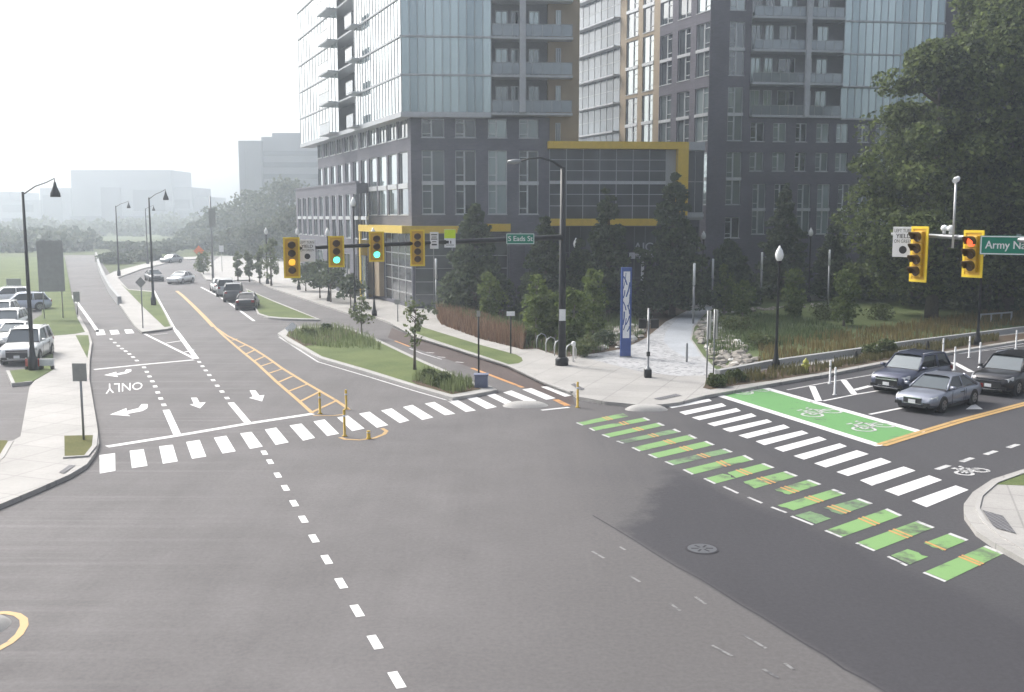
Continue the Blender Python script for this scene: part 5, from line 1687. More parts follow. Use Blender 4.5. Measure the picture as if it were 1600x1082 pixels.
# entrance canopy letters
b = at_depth(1001, 404, 91)
t = thing("entrance_sign", "grey letters standing on a round entrance canopy between the dark trees", "sign", Vector((b.x, 90.5, b.z)))
k_ = 91 / FPX
vs, fs = [], []
n_ = 26
ring_ = [(19 * k_ * math.cos(a), 19 * k_ * 0.7 * math.sin(a)) for a in np.linspace(0, 2 * math.pi, n_, endpoint=False)]
MB().prism(ring_, 0.0, 0.5).build("round_canopy", 'slab', t)
MB().lathe([(0.13, -b.z + K), (0.13, 0)], (2 * k_, 0, 0), 10).build("column", 'pale_metal', t)
lt = MB().use('metal_panel')
text_plate(lt, "AIC", 1.05, (2 * k_, 1.0), -0.5, None, 0.02)
for f_ in range(1):
    text_plate(lt, "AIC", 1.05, (2 * k_, 1.0), -0.45, None, 0.02)
lt.build("lettering", None, t)

# ------------------------------------------------------------------ vehicles
def car(label, pos, heading, L, W, H, style, paint, group, detail=True, name="parked_car", cat="car"):
    """front looks along local +x; pos is the ground point under the middle"""
    t = thing(name, label, cat, pos, heading, group)
    w = W / 2
    suv = style in ('suv', 'van')
    wr = 0.37 if suv else 0.325
    hood, belt = (1.02, 1.08) if suv else (0.82, 0.90)
    hood *= H / (1.75 if suv else 1.43); belt *= H / (1.75 if suv else 1.43)
    f, r = L / 2, -L / 2
    wb_f, wb_r = f - 0.93, r + 0.98
    # lower body: sections along the length
    st = [(f, 0.42, 0.66 * hood, 0.74 * w), (f - 0.06, 0.30, 0.78 * hood, 0.84 * w), (f - 0.22, 0.24, 0.90 * hood, 0.93 * w), (f - 0.6, 0.22, 0.96 * hood, 0.985 * w), (f - 1.25, 0.22, hood * 1.02, 1.0 * w),
          (f - 1.9, 0.22, belt, 1.0 * w), (0, 0.22, belt * 1.01, 1.0 * w), (r + 1.2, 0.22, belt * 1.02, 1.0 * w), (r + 0.5, 0.25, belt * (1.03 if suv else 1.04), 0.975 * w), (r + 0.12, 0.30, belt * (1.0 if suv else 1.0), 0.92 * w), (r, 0.42, belt * 0.90, 0.84 * w)]
    vs, fs = [], []
    for x, zb_, zt_, hw in st:
        m_ = zb_ + (zt_ - zb_) * 0.62
        half = [(0.0, zb_), (hw * 0.80, zb_), (hw * 0.965, zb_ + 0.10), (hw, m_ - 0.12), (hw * 0.985, m_ + 0.08), (hw * 0.90, zt_ - 0.03), (hw * 0.72, zt_ + 0.012), (0.0, zt_ + 0.035)]
        full = half + [(-y, z) for y, z in half[-2:0:-1]]
        vs += [(x, y, z) for y, z in full]
    n_ = 14
    for i in range(len(st) - 1):
        for k in range(n_):
            fs.append((i * n_ + k, (i + 1) * n_ + k, (i + 1) * n_ + (k + 1) % n_, i * n_ + (k + 1) % n_))
    fs.append(tuple(range(n_)))
    fs.append(tuple((len(st) - 1) * n_ + k for k in reversed(range(n_))))
    body = MB().use(paint).add(vs, fs, True)
    # cabin corner points
    if style == 'sedan':
        bf, rf, rr_, br_ = f - 1.35, f - 2.15, r + 1.45, r + 0.62
    elif style == 'van':
        bf, rf, rr_, br_ = f - 0.95, f - 1.75, r + 0.30, r + 0.10
    else:
        bf, rf, rr_, br_ = f - 1.40, f - 2.10, r + 0.62, r + 0.22
    zb_ = belt - 0.02
    wb, wt = w * 0.90, w * 0.66 if style == 'sedan' else w * 0.74
    zt_ = H - 0.07
    Bq = [(bf, -wb, zb_), (bf, wb, zb_), (br_, wb, zb_), (br_, -wb, zb_)]
    Tq = [(rf, -wt, zt_), (rf, wt, zt_), (rr_, wt, zt_), (rr_, -wt, zt_)]
    body.use('black_trim').hexa([Vector(p) for p in (Bq[0], Bq[1], Bq[2], Bq[3])], [Vector(p) for p in Tq])
    # roof skin, slightly domed
    body.use(paint)
    rs = []
    nx = 5
    for i in range(nx):
        x = rf + 0.10 + (rr_ - 0.08 - rf - 0.10) * i / (nx - 1)
        c_ = 0.07 * (1 - (2 * i / (nx - 1) - 1) ** 2)
        for y, z in ((-wt - 0.015, zt_ - 0.035), (-wt * 0.8, zt_ + 0.03), (0, zt_ + 0.05), (wt * 0.8, zt_ + 0.03), (wt + 0.015, zt_ - 0.035)):
            rs.append((x, y, z + c_ * 0.5))
    body.add(rs, [(i * 5 + k, (i + 1) * 5 + k, (i + 1) * 5 + k + 1, i * 5 + k + 1) for i in range(nx - 1) for k in range(4)], True)
    for s in (-1, 1):
        for (p, q, r_) in (((bf, wb, zb_), (rf, wt, zt_), 0.045), ((rf, wt, zt_), (rr_, wt, zt_), 0.04), ((rr_, wt, zt_), (br_, wb, zb_), 0.075 if not suv else 0.06)):
            body.tube([(p[0], s * p[1], p[2]), (q[0], s * q[1], q[2])], r_, 6)
        xm = (rf + rr_) / 2 - 0.05
        body.tube([(xm - 0.02, s * wb, zb_), (xm - 0.08, s * wt, zt_)], 0.035, 6)
        if suv:
            xq = rr_ + 0.85
            body.tube([(xq - 0.05, s * wb, zb_), (xq - 0.02, s * wt, zt_)], 0.05, 6)
    if suv:
        for s in (-1, 1):
            body.use('chrome').tube([(rf - 0.1, s * wt * 0.9, zt_ + 0.09), (rr_ + 0.2, s * wt * 0.9, zt_ + 0.09)], 0.028, 6)
    # sills and arches
    body.use('black_trim')
    body.box((0, 0, 0.21), (L * 0.80, W * 0.90, 0.12))
    for xw in (wb_f, wb_r):
        for s in (-1, 1):
            body.tube([(xw, s * (w - 0.25), wr), (xw, s * (w + 0.006), wr)], wr * 1.17, 20)
    body.build("body", None, t)
    # glass
    def panel(p4, nm, push):
        nrm = (Vector(p4[1]) - Vector(p4[0])).cross(Vector(p4[3]) - Vector(p4[0])).normalized()
        q4 = [Vector(p) + nrm * push for p in p4]
        MB().add(q4, [(0, 1, 2, 3)]).build(nm, 'windscreen' if nm == "windshield" else 'car_glass', t)
    def lerp4(a, b, c_, d, u0, u1, v0, v1):
        a, b, c_, d = map(Vector, (a, b, c_, d))
        g_ = lambda u_, v_: (a * (1 - u_) + b * u_) * (1 - v_) + (d * (1 - u_) + c_ * u_) * v_
        return [g_(u0, v0), g_(u1, v0), g_(u1, v1), g_(u0, v1)]
    panel(lerp4(Bq[0], Bq[1], Tq[1], Tq[0], 0.04, 0.96, 0.05, 0.94), "windshield", 0.012)
    panel(lerp4(Bq[2], Bq[3], Tq[3], Tq[2], 0.06, 0.94, 0.12, 0.92), "rear_window", 0.012)
    for s in (1, -1):
        a, b, c_, d = (Bq[1], Bq[2], Tq[2], Tq[1]) if s == 1 else (Bq[3], Bq[0], Tq[0], Tq[3])
        for u0, u1 in ((0.03, 0.47), (0.50, 0.95)):
            panel(lerp4(a, b, c_, d, u0, u1, 0.10, 0.93), "side_window", 0.012)
    # wheels
    for xw in (wb_f, wb_r):
        for s in (-1, 1):
            wh = MB().tube([(0, -0.11, 0), (0, -0.09, 0), (0, 0.09, 0), (0, 0.11, 0)], [wr - 0.03, wr, wr, wr - 0.03], 24).build("wheel", 'tyre', t)
            wh.location = (xw, s * (w - 0.085), wr)
            rm = MB().use('rim').tube([(0, s * 0.100, 0), (0, s * 0.118, 0)], [wr * 0.68, wr * 0.62], 20)
            rm.use('black_trim')
            for k in range(5):
                a = k * 2 * math.pi / 5 + 0.3
                rm.box((0.42 * wr * math.cos(a), s * 0.119, 0.42 * wr * math.sin(a)), (0.24 * wr, 0.012, 0.16 * wr), mat=Matrix.Rotation(-a, 3, 'Y'))
            ro = rm.build("rim", None, wh)
    if not detail:
        for s in (-1, 1):
            MB().box((f - 0.06, s * w * 0.62, hood * 0.74), (0.12, 0.34, 0.14)).build("headlight", 'headlight', t)
            MB().box((r + 0.05, s * w * 0.72, belt * 0.86), (0.12, 0.26, 0.18)).build("taillight", 'taillight', t)
        return t
    for s in (-1, 1):
        hl = MB().hexa([Vector((f - 0.02, s * w * 0.50, hood * 0.70)), Vector((f - 0.02, s * w * 0.50, hood * 0.69)), Vector((f - 0.42, s * w * 0.965, hood * 0.74)), Vector((f - 0.20, s * w * 0.93, hood * 0.72))] if False else
                       [Vector((f - 0.30, s * w * 0.40, hood * 0.68)), Vector((f + 0.005, s * w * 0.46, hood * 0.66)), Vector((f - 0.10, s * w * 0.86, hood * 0.68)), Vector((f - 0.45, s * w * 0.965, hood * 0.74))],
                       [Vector((f - 0.34, s * w * 0.40, hood * 0.83)), Vector((f - 0.05, s * w * 0.46, hood * 0.79)), Vector((f - 0.16, s * w * 0.86, hood * 0.84)), Vector((f - 0.48, s * w * 0.955, hood * 0.90))])
        hl.build("headlight", 'headlight', t)
        MB().box((r + 0.06, s * w * 0.74, belt * 0.84), (0.16, 0.34, 0.17)).build("taillight", 'taillight', t)
        mr = MB().use(paint).tube([(bf - 0.18, s * (w * 0.93), belt + 0.02), (bf - 0.16, s * (w + 0.06), belt + 0.06)], 0.03, 6)
        mr.tube([(bf - 0.16, s * (w + 0.00), belt + 0.09), (bf - 0.16, s * (w + 0.20), belt + 0.10)], [0.085, 0.07], 8)
        mr.build("mirror", None, t)
    gr = MB().use('black_trim').hexa([Vector((f - 0.10, -w * 0.44, 0.40)), Vector((f + 0.035, -w * 0.42, 0.42)), Vector((f + 0.035, w * 0.42, 0.42)), Vector((f - 0.10, w * 0.44, 0.40))],
                                     [Vector((f - 0.14, -w * 0.42, hood * 0.80)), Vector((f + 0.012, -w * 0.42, hood * 0.78)), Vector((f + 0.012, w * 0.42, hood * 0.78)), Vector((f - 0.14, w * 0.42, hood * 0.80))])
    if suv:
        gr.use('black_trim').box((f - 0.04, 0, hood * 0.60), (0.13, w * 1.12, hood * 0.38))
    gr.use('chrome')
    gr.box((f + 0.02, 0, hood * 0.79), (0.03, w * 0.86, 0.025))
    gr.box((f + 0.035, 0, 0.41), (0.03, w * 0.86, 0.02))
    if suv:
        gr.box((f + 0.03, 0, hood * 0.70), (0.03, w * 1.12, 0.05))
        gr.box((f + 0.0, 0, 0.33), (0.10, w * 1.25, 0.05))
    gr.build("grille", None, t)
    bp = MB().use('black_trim')
    for s in (-1, 1):
        bp.box((f - 0.02, s * w * 0.66, 0.40), (0.12, w * 0.30, 0.13))
    bp.box((f - 0.05, 0, 0.30), (0.16, w * 1.35, 0.08))
    bp.build("bumper_intake", None, t)
    MB().box((f + 0.05, 0, 0.50), (0.015, 0.31, 0.155)).build("license_plate", 'plate', t)
    tr = MB().use('chrome')
    for s in (-1, 1):
        tr.tube([(bf - 0.25, s * (wb + 0.012), zb_ + 0.03), (br_ + 0.1, s * (wb + 0.012), zb_ + 0.03)], 0.018, 5)
    tr.build("window_trim", None, t)
    seam = MB().use('black_trim')
    for s in (-1, 1):
        for x in ((bf - 0.35), (rf + rr_) / 2 - 0.05, rr_ + 0.35 if not suv else rr_ + 0.85):
            seam.box((x, s * (w - 0.002), 0.62 * belt), (0.014, 0.012, 0.62 * belt))
        for x in ((rf + rr_) / 2 + 0.20, rr_ + 0.60 if not suv else rr_ + 1.05):
            seam.box((x, s * (w - 0.004), 0.80 * belt), (0.18, 0.03, 0.03))
    seam.build("door_seam", None, t)
    return t
paints = {k: car_paint("paint_" + k, c) for k, c in dict(dark_blue=(0.055, 0.063, 0.11), grey=(0.25, 0.27, 0.33), black=(0.022, 0.022, 0.027), white=(0.78, 0.79, 0.80), silver=(0.36, 0.38, 0.40), pale_blue=(0.46, 0.50, 0.60), charcoal=(0.06, 0.062, 0.07)).items()}
HD = math.atan2(-LEG2.y, -LEG2.x)
hv = -LEG2
def by_front(u, v, L):
    p = G(u, v); return p - hv * (L / 2)
car("dark blue SUV waiting beside the white flexible posts", by_front(1384, 616, 4.75), HD, 4.75, 1.90, 1.72, 'suv', paints['dark_blue'], "cars waiting on the right leg", True, "waiting_car")
car("grey sedan waiting at the green bike box, nearest of the three", by_front(1424.5, 645, 4.75), HD, 4.75, 1.85, 1.43, 'sedan', paints['grey'], "cars waiting on the right leg", True, "waiting_car")
car("black SUV waiting at the right edge behind the grey sedan", by_front(1543, 618.5, 5.0), HD, 5.0, 1.98, 1.75, 'suv', paints['black'], "cars waiting on the right leg", True, "waiting_car")
PG = "white cars parked on the left lot"
def front_at(u, v, hd, L):
    p = G(u, v); return p - Vector((math.cos(hd), math.sin(hd), 0)) * (L / 2)
hd = R(-78)
car("white SUV parked facing the camera beside the street lamp", front_at(27, 572, hd, 4.9), hd, 4.9, 2.0, 1.88, 'suv', paints['white'], PG, True)
car("white car just behind the white SUV on the left lot", front_at(11, 545, hd, 4.5), hd, 4.5, 1.82, 1.46, 'sedan', paints['white'], PG, False)
car("white car third in the row behind the white SUV", front_at(1, 524, hd, 4.6), hd, 4.6, 1.85, 1.6, 'suv', paints['white'], PG, False)
car("white car fourth in the row at the left edge", front_at(-9, 507, hd, 4.5), hd, 4.5, 1.82, 1.6, 'suv', paints['white'], PG, False)
p = G(35, 486); hd = R(-152)
car("pale blue white wagon parked side on below the notice board", p, hd, 4.7, 1.85, 1.62, 'suv', paints['pale_blue'], PG, False)
p = G(10, 475); 
car("white car parked behind the pale blue wagon", p, hd, 4.6, 1.85, 1.6, 'suv', paints['white'], PG, False)
d_ = (G(345, 458) - G(388, 487)).normalized(); hr = math.atan2(d_.y, d_.x)
RGp = "cars parked along the right side of the left road"
car("black sedan parked nearest at the grass median kerb", G(387, 482), hr - R(12), 4.6, 1.82, 1.46, 'sedan', paints['black'], RGp, False)
car("dark SUV parked second in the kerb row by the grass median", G(366, 470), hr - R(8), 4.8, 1.9, 1.78, 'suv', paints['charcoal'], RGp, False)
car("silver van parked third in the kerb row", G(353, 462), hr - R(5), 4.9, 1.9, 1.8, 'van', paints['silver'], RGp, False)
car("pale car parked farthest in the kerb row", G(344, 456), hr, 4.6, 1.85, 1.5, 'sedan', paints['white'], RGp, False)
car("white sedan driving down the left road towards the junction", G(283, 443), R(-98), 4.6, 1.85, 1.5, 'sedan', paints['white'], "cars moving on the left road", False, "moving_car")
car("dark car passing behind the grass wedge lamp pole", G(241, 439), R(-60), 4.4, 1.8, 1.45, 'sedan', paints['charcoal'], "cars moving on the left road", False, "moving_car")
car("pale car farthest up the left road at the bend", G(268, 411), R(-110), 4.6, 1.85, 1.55, 'sedan', paints['silver'], "cars moving on the left road", False, "moving_car")
# ------------------------------------------------------------------ trees, plants and grass
def leaf_quads(P, size, flat=0.0, aspect=1.6):
    """numpy: one small four-cornered leaf clump at each point"""
    n = len(P)
    a = rng.normal(size=(n, 3)); a[:, 2] *= (1 - flat)
    a /= np.linalg.norm(a, axis=1)[:, None]
    b = rng.normal(size=(n, 3))
    b -= a * np.sum(a * b, axis=1)[:, None]
    b /= np.linalg.norm(b, axis=1)[:, None]
    s = (size * rng.uniform(0.6, 1.35, n))[:, None]
    V = np.empty((n, 4, 3))
    V[:, 0] = P - a * s * aspect / 2
    V[:, 1] = P + b * s / 2
    V[:, 2] = P + a * s * aspect / 2
    V[:, 3] = P - b * s / 2
    return V.reshape(-1, 3)
def quads_mesh(name, V, mat, parent=None):
    n = len(V) // 4
    me = bpy.data.meshes.new(name)
    me.vertices.add(4 * n)
    me.vertices.foreach_set("co", V.astype(np.float32).ravel())
    me.loops.add(4 * n)
    me.loops.foreach_set("vertex_index", np.arange(4 * n, dtype=np.int32))
    me.polygons.add(n)
    me.polygons.foreach_set("loop_start", np.arange(0, 4 * n, 4, dtype=np.int32))
    me.polygons.foreach_set("loop_total", np.full(n, 4, dtype=np.int32))
    me.materials.append(M[mat])
    me.update(calc_edges=True)
    o = bpy.data.objects.new(name, me)
    COL.objects.link(o)
    if parent is not None: o.parent = parent
    return o

def tree(name, label, base, H, Wd, shape, leaf, nclump, nleaf, lsize, group, trunk='bark', clear=0.2, cat="tree", seed=0):
    """trunk with limbs and a crown of leaf clumps; shape: 'round' or 'cone' or 'column'"""
    r = np.random.default_rng(seed + 100)
    t = thing(name, label, cat, base, 0, group)
    C_ = []
    z0 = H * clear
    while len(C_) < nclump:
        u_ = r.uniform(0, 1)
        if shape == 'round':
            k = math.sin(math.pi * min(1, 0.10 + 0.86 * u_) ** 0.80) ** 0.55
        elif shape == 'cone':
            k = (1 - u_) ** 0.85 * 1.0 + 0.04
            if r.uniform() > k + 0.15: continue
        else:
            k = math.sin(math.pi * (0.12 + 0.84 * u_)) ** 0.5
        rad = Wd / 2 * k * (0.35 + 0.65 * math.sqrt(r.uniform())) * (1 + 0.22 * r.normal())
        a = r.uniform(0, 2 * math.pi)
        C_.append((rad * math.cos(a), rad * math.sin(a), z0 + (H - z0) * u_ * 0.97, k))
    C_ = np.array(C_)
    cf = (0.25 if shape == 'cone' else 0.30) if nclump > 50 else 0.55
    cr = np.clip(Wd / 2 * cf * (0.45 + 0.75 * C_[:, 3]), Wd * 0.05, None) * r.uniform(0.6, 1.3, len(C_))
    d = r.normal(size=(nclump, nleaf, 3))
    d /= np.linalg.norm(d, axis=2)[:, :, None]
    d *= (r.uniform(0.35, 1.0, (nclump, nleaf)) ** 0.6)[:, :, None]
    d[:, :, 2] *= 0.62 if shape != 'column' else 1.1
    P = (C_[:, None, :3] + d * cr[:, None, None]).reshape(-1, 3)
    P = P[P[:, 2] > 0.25]
    quads_mesh("crown", leaf_quads(P, lsize, 0.25), leaf, t)
    mb = MB().use(trunk)
    tr_ = max(0.03, H * 0.018)
    bend = r.normal(size=2) * H * 0.012
    tp = [(bend[0] * k * k, bend[1] * k * k, H * 0.86 * k) for k in (0, 0.15, 0.4, 0.7, 1.0)]
    mb.tube(tp, [tr_ * 1.5, tr_ * 1.1, tr_ * 0.85, tr_ * 0.5, tr_ * 0.15], 8)
    for i in range(min(nclump, 26)):
        c = C_[int(i * nclump / min(nclump, 26))]
        zz = max(z0 * 0.85, c[2] - (0.45 if shape == 'round' else 0.1) * math.hypot(c[0], c[1]) - 0.2)
        zz = min(zz, H * 0.8)
        k = zz / (H * 0.86)
        s_ = Vector((bend[0] * k * k, bend[1] * k * k, zz))
        e_ = Vector(c[:3])
        m_ = s_.lerp(e_, 0.5) + Vector((0, 0, 0.06 * (e_ - s_).length))
        mb.tube([s_, m_, e_], [tr_ * 0.42, tr_ * 0.26, tr_ * 0.08], 5, False)
    mb.build("trunk", None, t)
    return t
def tree_px(name, label, ub, vb, vt, wpx, shape, leaf, nclump, nleaf, lsize, group, base=K, **k):
    b = G(ub, vb, base)
    H = height_at(b, vt) - base
    return tree(name, label, b, H, wpx * b.y / FPX, shape, leaf, nclump, nleaf, lsize, group, **k)

# big trees at the right
BT = "big broadleaf trees at the right"
tree_px("broadleaf_tree", "huge dark green tree behind the right signals, its left edge against the brick block", 1455, 497, 52, 215, 'round', 'leaf_big', 130, 330, 0.25, BT, clear=0.10, seed=1)
tree_px("broadleaf_tree", "tallest dark green tree filling the upper right corner", 1570, 492, -40, 300, 'round', 'leaf_big', 160, 330, 0.26, BT, clear=0.08, seed=2)
tree_px("broadleaf_tree", "dark tree cut by the right edge behind the green street sign", 1690, 505, 10, 240, 'round', 'leaf_big', 90, 200, 0.3, BT, clear=0.08, seed=3)
tree_px("broadleaf_tree", "lower bushy tree below the white turn sign at the meadow edge", 1425, 478, 330, 130, 'round', 'leaf_big', 60, 120, 0.30, BT, clear=0.02, seed=4)
tree_px("broadleaf_tree", "low dark tree under the red signal beside the lamp pole", 1545, 487, 350, 150, 'round', 'leaf_dark', 60, 120, 0.30, BT, clear=0.02, seed=5)
# dark pyramidal trees before the facades
CT_ = "dark pyramidal trees in front of the facades"
for i, (ub, vb, vt, w, lab) in enumerate(((742, 497, 318, 112, "dark pyramidal tree below the lime sign"), (852, 497, 335, 84, "dark pyramidal tree just left of the big signal mast"), (948, 496, 284, 96, "dark pyramidal tree in front of the glass hall, right of the mast"),
                                          (1050, 494, 266, 106, "dark pyramidal tree before the yellow frame of the glass hall"), (1222, 470, 278, 74, "tall dark pyramidal tree against the brick block beside the acorn lamp"),
                                          (1302, 470, 335, 70, "shorter dark pyramidal tree against the brick block left of the big trees"), (906, 496, 372, 70, "low dark pyramidal tree between mast and blue totem"), (1135, 476, 372, 96, "low dark tree behind the young bright tree at the walk"), (1365, 470, 350, 80, "low dark tree left of the white turn sign"))):
    tree_px("pyramidal_tree", lab, ub, vb, vt, w, 'cone', 'leaf_dark', 190, 60, 0.24, CT_, clear=0.06, seed=20 + i)
YT = "young bright green trees in the planting"
for i, (ub, vb, vt, w, lab) in enumerate(((765, 508, 428, 30, "young light green tree above the brown grasses"), (838, 540, 432, 38, "young light green tree left of the mast beside the bike racks"), (896, 548, 450, 36, "young light green tree right of the mast base"), (928, 528, 422, 34, "young light green tree left of the blue totem"),
                                          (868, 538, 462, 34, "young light green tree partly behind the mast"), (1131, 492, 416, 26, "young bright tree at the top of the pale walk"), (1240, 500, 420, 28, "young light green tree right of the acorn lamp pole"), (1318, 510, 425, 36, "young light green tree in the middle of the meadow"), (1160, 500, 440, 24, "thin young tree in the meadow left of the acorn lamp"))):
    tree_px("young_tree", lab, ub, vb, vt, w, 'column', 'leaf_young', 40, 45, 0.17, YT, clear=0.12, trunk='pale_bark', seed=50 + i)
ST = "thin street trees on the planted median"
tree_px("street_tree", "thin street tree at the far end of the planted median", 565, 526, 464, 30, 'round', 'leaf_street', 24, 13, 0.15, ST, clear=0.35, seed=70)
tree_px("street_tree", "thin street tree in the middle of the planted median", 648, 578, 468, 28, 'column', 'leaf_street', 24, 11, 0.14, ST, clear=0.32, seed=71)
LT = "small columnar trees on the far pavement"
for i, (ub, vb, vt, w, lab) in enumerate(((372, 440, 394, 11, "first small columnar tree from the left on the far pavement"), (390, 441, 394, 13, "second small columnar tree from the left on the far pavement"), (406, 442, 390, 13, "third small columnar tree, next to the leftmost acorn lamp"), (424, 447, 374, 22, "widest small tree left of the amber signal"), (318, 428, 396, 22, "small bare looking tree under the orange diamond sign"))):
    tree_px("columnar_tree", lab, ub, vb, vt, w, 'column', 'leaf_street', 24, 30, 0.22, LT, clear=0.18, seed=80 + i)
BR = "dark street trees along the annex wall"
for i, (ub, vb, vt, w, lab) in enumerate(((478, 455, 412, 34, "low street tree right below the first turn sign"), (500, 466, 408, 38, "street tree with bare trunk left of the left green signal base"), (517, 472, 410, 36, "street tree with bare trunk below the left green signal"), (548, 482, 430, 30, "low dark street tree left of the entrance pier"))):
    tree_px("street_tree", lab, ub, vb, vt, w, 'round', 'leaf_dark', 26, 34, 0.22, BR, clear=0.35, seed=90 + i)
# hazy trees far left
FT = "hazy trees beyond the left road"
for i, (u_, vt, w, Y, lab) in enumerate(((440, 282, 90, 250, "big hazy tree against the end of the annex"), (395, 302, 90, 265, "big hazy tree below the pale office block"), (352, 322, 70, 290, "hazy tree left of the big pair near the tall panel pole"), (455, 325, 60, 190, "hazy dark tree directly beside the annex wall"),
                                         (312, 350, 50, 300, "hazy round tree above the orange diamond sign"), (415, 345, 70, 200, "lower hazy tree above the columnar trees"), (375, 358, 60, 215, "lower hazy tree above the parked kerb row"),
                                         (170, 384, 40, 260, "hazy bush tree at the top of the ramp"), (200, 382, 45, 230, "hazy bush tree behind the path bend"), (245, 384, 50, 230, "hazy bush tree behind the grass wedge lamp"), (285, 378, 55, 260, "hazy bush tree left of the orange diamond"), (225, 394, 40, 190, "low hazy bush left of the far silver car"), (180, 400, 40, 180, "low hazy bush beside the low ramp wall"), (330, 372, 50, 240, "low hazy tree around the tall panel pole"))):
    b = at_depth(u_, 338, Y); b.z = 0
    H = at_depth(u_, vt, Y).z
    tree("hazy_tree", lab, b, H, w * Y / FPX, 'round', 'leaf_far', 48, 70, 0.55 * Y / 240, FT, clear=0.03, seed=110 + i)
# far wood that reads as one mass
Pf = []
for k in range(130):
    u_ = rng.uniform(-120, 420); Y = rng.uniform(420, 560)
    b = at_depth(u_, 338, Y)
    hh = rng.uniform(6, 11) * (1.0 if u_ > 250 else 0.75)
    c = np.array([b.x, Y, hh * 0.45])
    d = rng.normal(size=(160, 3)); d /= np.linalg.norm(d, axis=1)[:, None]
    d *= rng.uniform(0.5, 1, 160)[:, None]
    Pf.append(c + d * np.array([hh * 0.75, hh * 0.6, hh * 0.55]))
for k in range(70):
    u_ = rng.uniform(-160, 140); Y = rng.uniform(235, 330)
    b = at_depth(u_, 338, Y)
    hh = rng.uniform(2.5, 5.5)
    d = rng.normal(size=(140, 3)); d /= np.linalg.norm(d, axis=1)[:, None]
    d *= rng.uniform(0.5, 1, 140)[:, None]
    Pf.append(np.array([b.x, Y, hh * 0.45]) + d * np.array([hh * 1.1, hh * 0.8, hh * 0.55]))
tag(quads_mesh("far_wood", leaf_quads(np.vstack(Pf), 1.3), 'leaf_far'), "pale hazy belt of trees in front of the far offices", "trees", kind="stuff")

def blades_in(name, poly, n, h, w, mat, label, base=K, lean=0.25, seed=0, clump=0.0):
    """upright grass blades scattered over a patch of ground"""
    r = np.random.default_rng(seed)
    P = PX(poly, base)
    px_, py_ = np.array([p.x for p in P]), np.array([p.y for p in P])
    pts = []
    while len(pts) < n:
        q = np.stack([r.uniform(px_.min(), px_.max(), 4 * n), r.uniform(py_.min(), py_.max(), 4 * n)], 1)
        ins = np.zeros(len(q), bool)
        j = len(P) - 1
        for i in range(len(P)):
            c = ((py_[i] > q[:, 1]) != (py_[j] > q[:, 1])) & (q[:, 0] < (px_[j] - px_[i]) * (q[:, 1] - py_[i]) / (py_[j] - py_[i] + 1e-12) + px_[i])
            ins ^= c
            j = i
        if clump:
            keep = (np.sin(q[:, 0] * clump * 1.7 + 0.6 * np.sin(q[:, 1] * clump)) * np.cos(q[:, 1] * clump * 1.3 + q[:, 0] * 0.4)) > r.uniform(-1.0, 0.6, len(q))
            ins &= keep
        pts.extend(q[ins][: n - len(pts)])
    q = np.array(pts)
    n = len(q)
    hh = h * r.uniform(0.55, 1.2, n)
    a = r.uniform(0, 2 * math.pi, n)
    wx, wy = np.cos(a) * w / 2, np.sin(a) * w / 2
    la = r.uniform(0, 2 * math.pi, n)
    lx, ly = np.cos(la) * hh * lean * r.uniform(0, 1, n), np.sin(la) * hh * lean * r.uniform(0, 1, n)
    V = np.empty((n, 4, 3))
    V[:, 0] = np.stack([q[:, 0] - wx, q[:, 1] - wy, np.full(n, base)], 1)
    V[:, 1] = np.stack([q[:, 0] + wx, q[:, 1] + wy, np.full(n, base)], 1)
    V[:, 2] = np.stack([q[:, 0] + wx * 0.35 + lx, q[:, 1] + wy * 0.35 + ly, base + hh], 1)
    V[:, 3] = np.stack([q[:, 0] - wx * 0.35 + lx, q[:, 1] - wy * 0.35 + ly, base + hh * 0.95], 1)
    return tag(quads_mesh(name, V.reshape(-1, 3), mat), label, "grass", kind="stuff")
blades_in("ornamental_grass", [(690, 508), (750, 530), (818, 547), (822, 534), (760, 514), (690, 492), (682, 496)], 5200, 1.10, 0.05, 'grass_brown', "reddish brown ornamental grass along the building pavement", seed=1)
blades_in("ornamental_grass", [(690, 500), (750, 522), (818, 541), (824, 532), (762, 512), (692, 490)], 1800, 1.15, 0.05, 'grass_meadow', "green stems growing among the reddish brown grass", lean=0.4, seed=9, clump=0.8)
blades_in("meadow_grass", [(1185, 572), (1200, 569), (1283, 557), (1333, 549), (1420, 535), (1600, 509), (1800, 481), (1800, 462), (1600, 484), (1430, 508), (1330, 522), (1230, 535), (1185, 543)], 6500, 0.55, 0.07, 'grass_rust', "rusty brown meadow grass along the low wall", seed=2, clump=0.5)
blades_in("meadow_grass", [(1121, 500), (1098, 530), (1110, 560), (1230, 540), (1330, 526), (1300, 512), (1250, 500), (1190, 496)], 4500, 0.42, 0.09, 'grass_meadow', "dark green meadow planting in the park", seed=3, clump=0.4)
blades_in("ornamental_grass", [(642, 595), (680, 606), (706, 616), (742, 609), (734, 600), (700, 592), (665, 585)], 1200, 0.48, 0.04, 'grass_green', "light green grass clumps at the near end of the planted median", seed=4, clump=1.6)
blades_in("ornamental_grass", [(450, 525), (478, 541), (540, 545), (600, 548), (580, 530), (536, 514), (474, 514)], 1600, 0.5, 0.05, 'grass_green', "pale green perennials at the far end of the planted median", seed=5, clump=1.1)
blades_in("kerb_planting", [(1099, 605), (1105, 600), (1130, 592), (1200, 579), (1283, 570), (1333, 561), (1420, 544), (1560, 526), (1560, 533), (1381, 562), (1287, 580), (1206, 593), (1150, 601)], 3200, 0.34, 0.06, 'grass_olive', "olive green ground cover in the kerb bed along the low wall", seed=6, clump=0.9)
blades_in("bed_planting", [(815, 545), (838, 545), (880, 557), (905, 555), (935, 551), (970, 540), (1005, 527), (1000, 508), (985, 490), (900, 490), (800, 495), (770, 520)], 5200, 0.5, 0.06, 'grass_meadow', "green planting behind the bike racks", seed=7, clump=0.7)

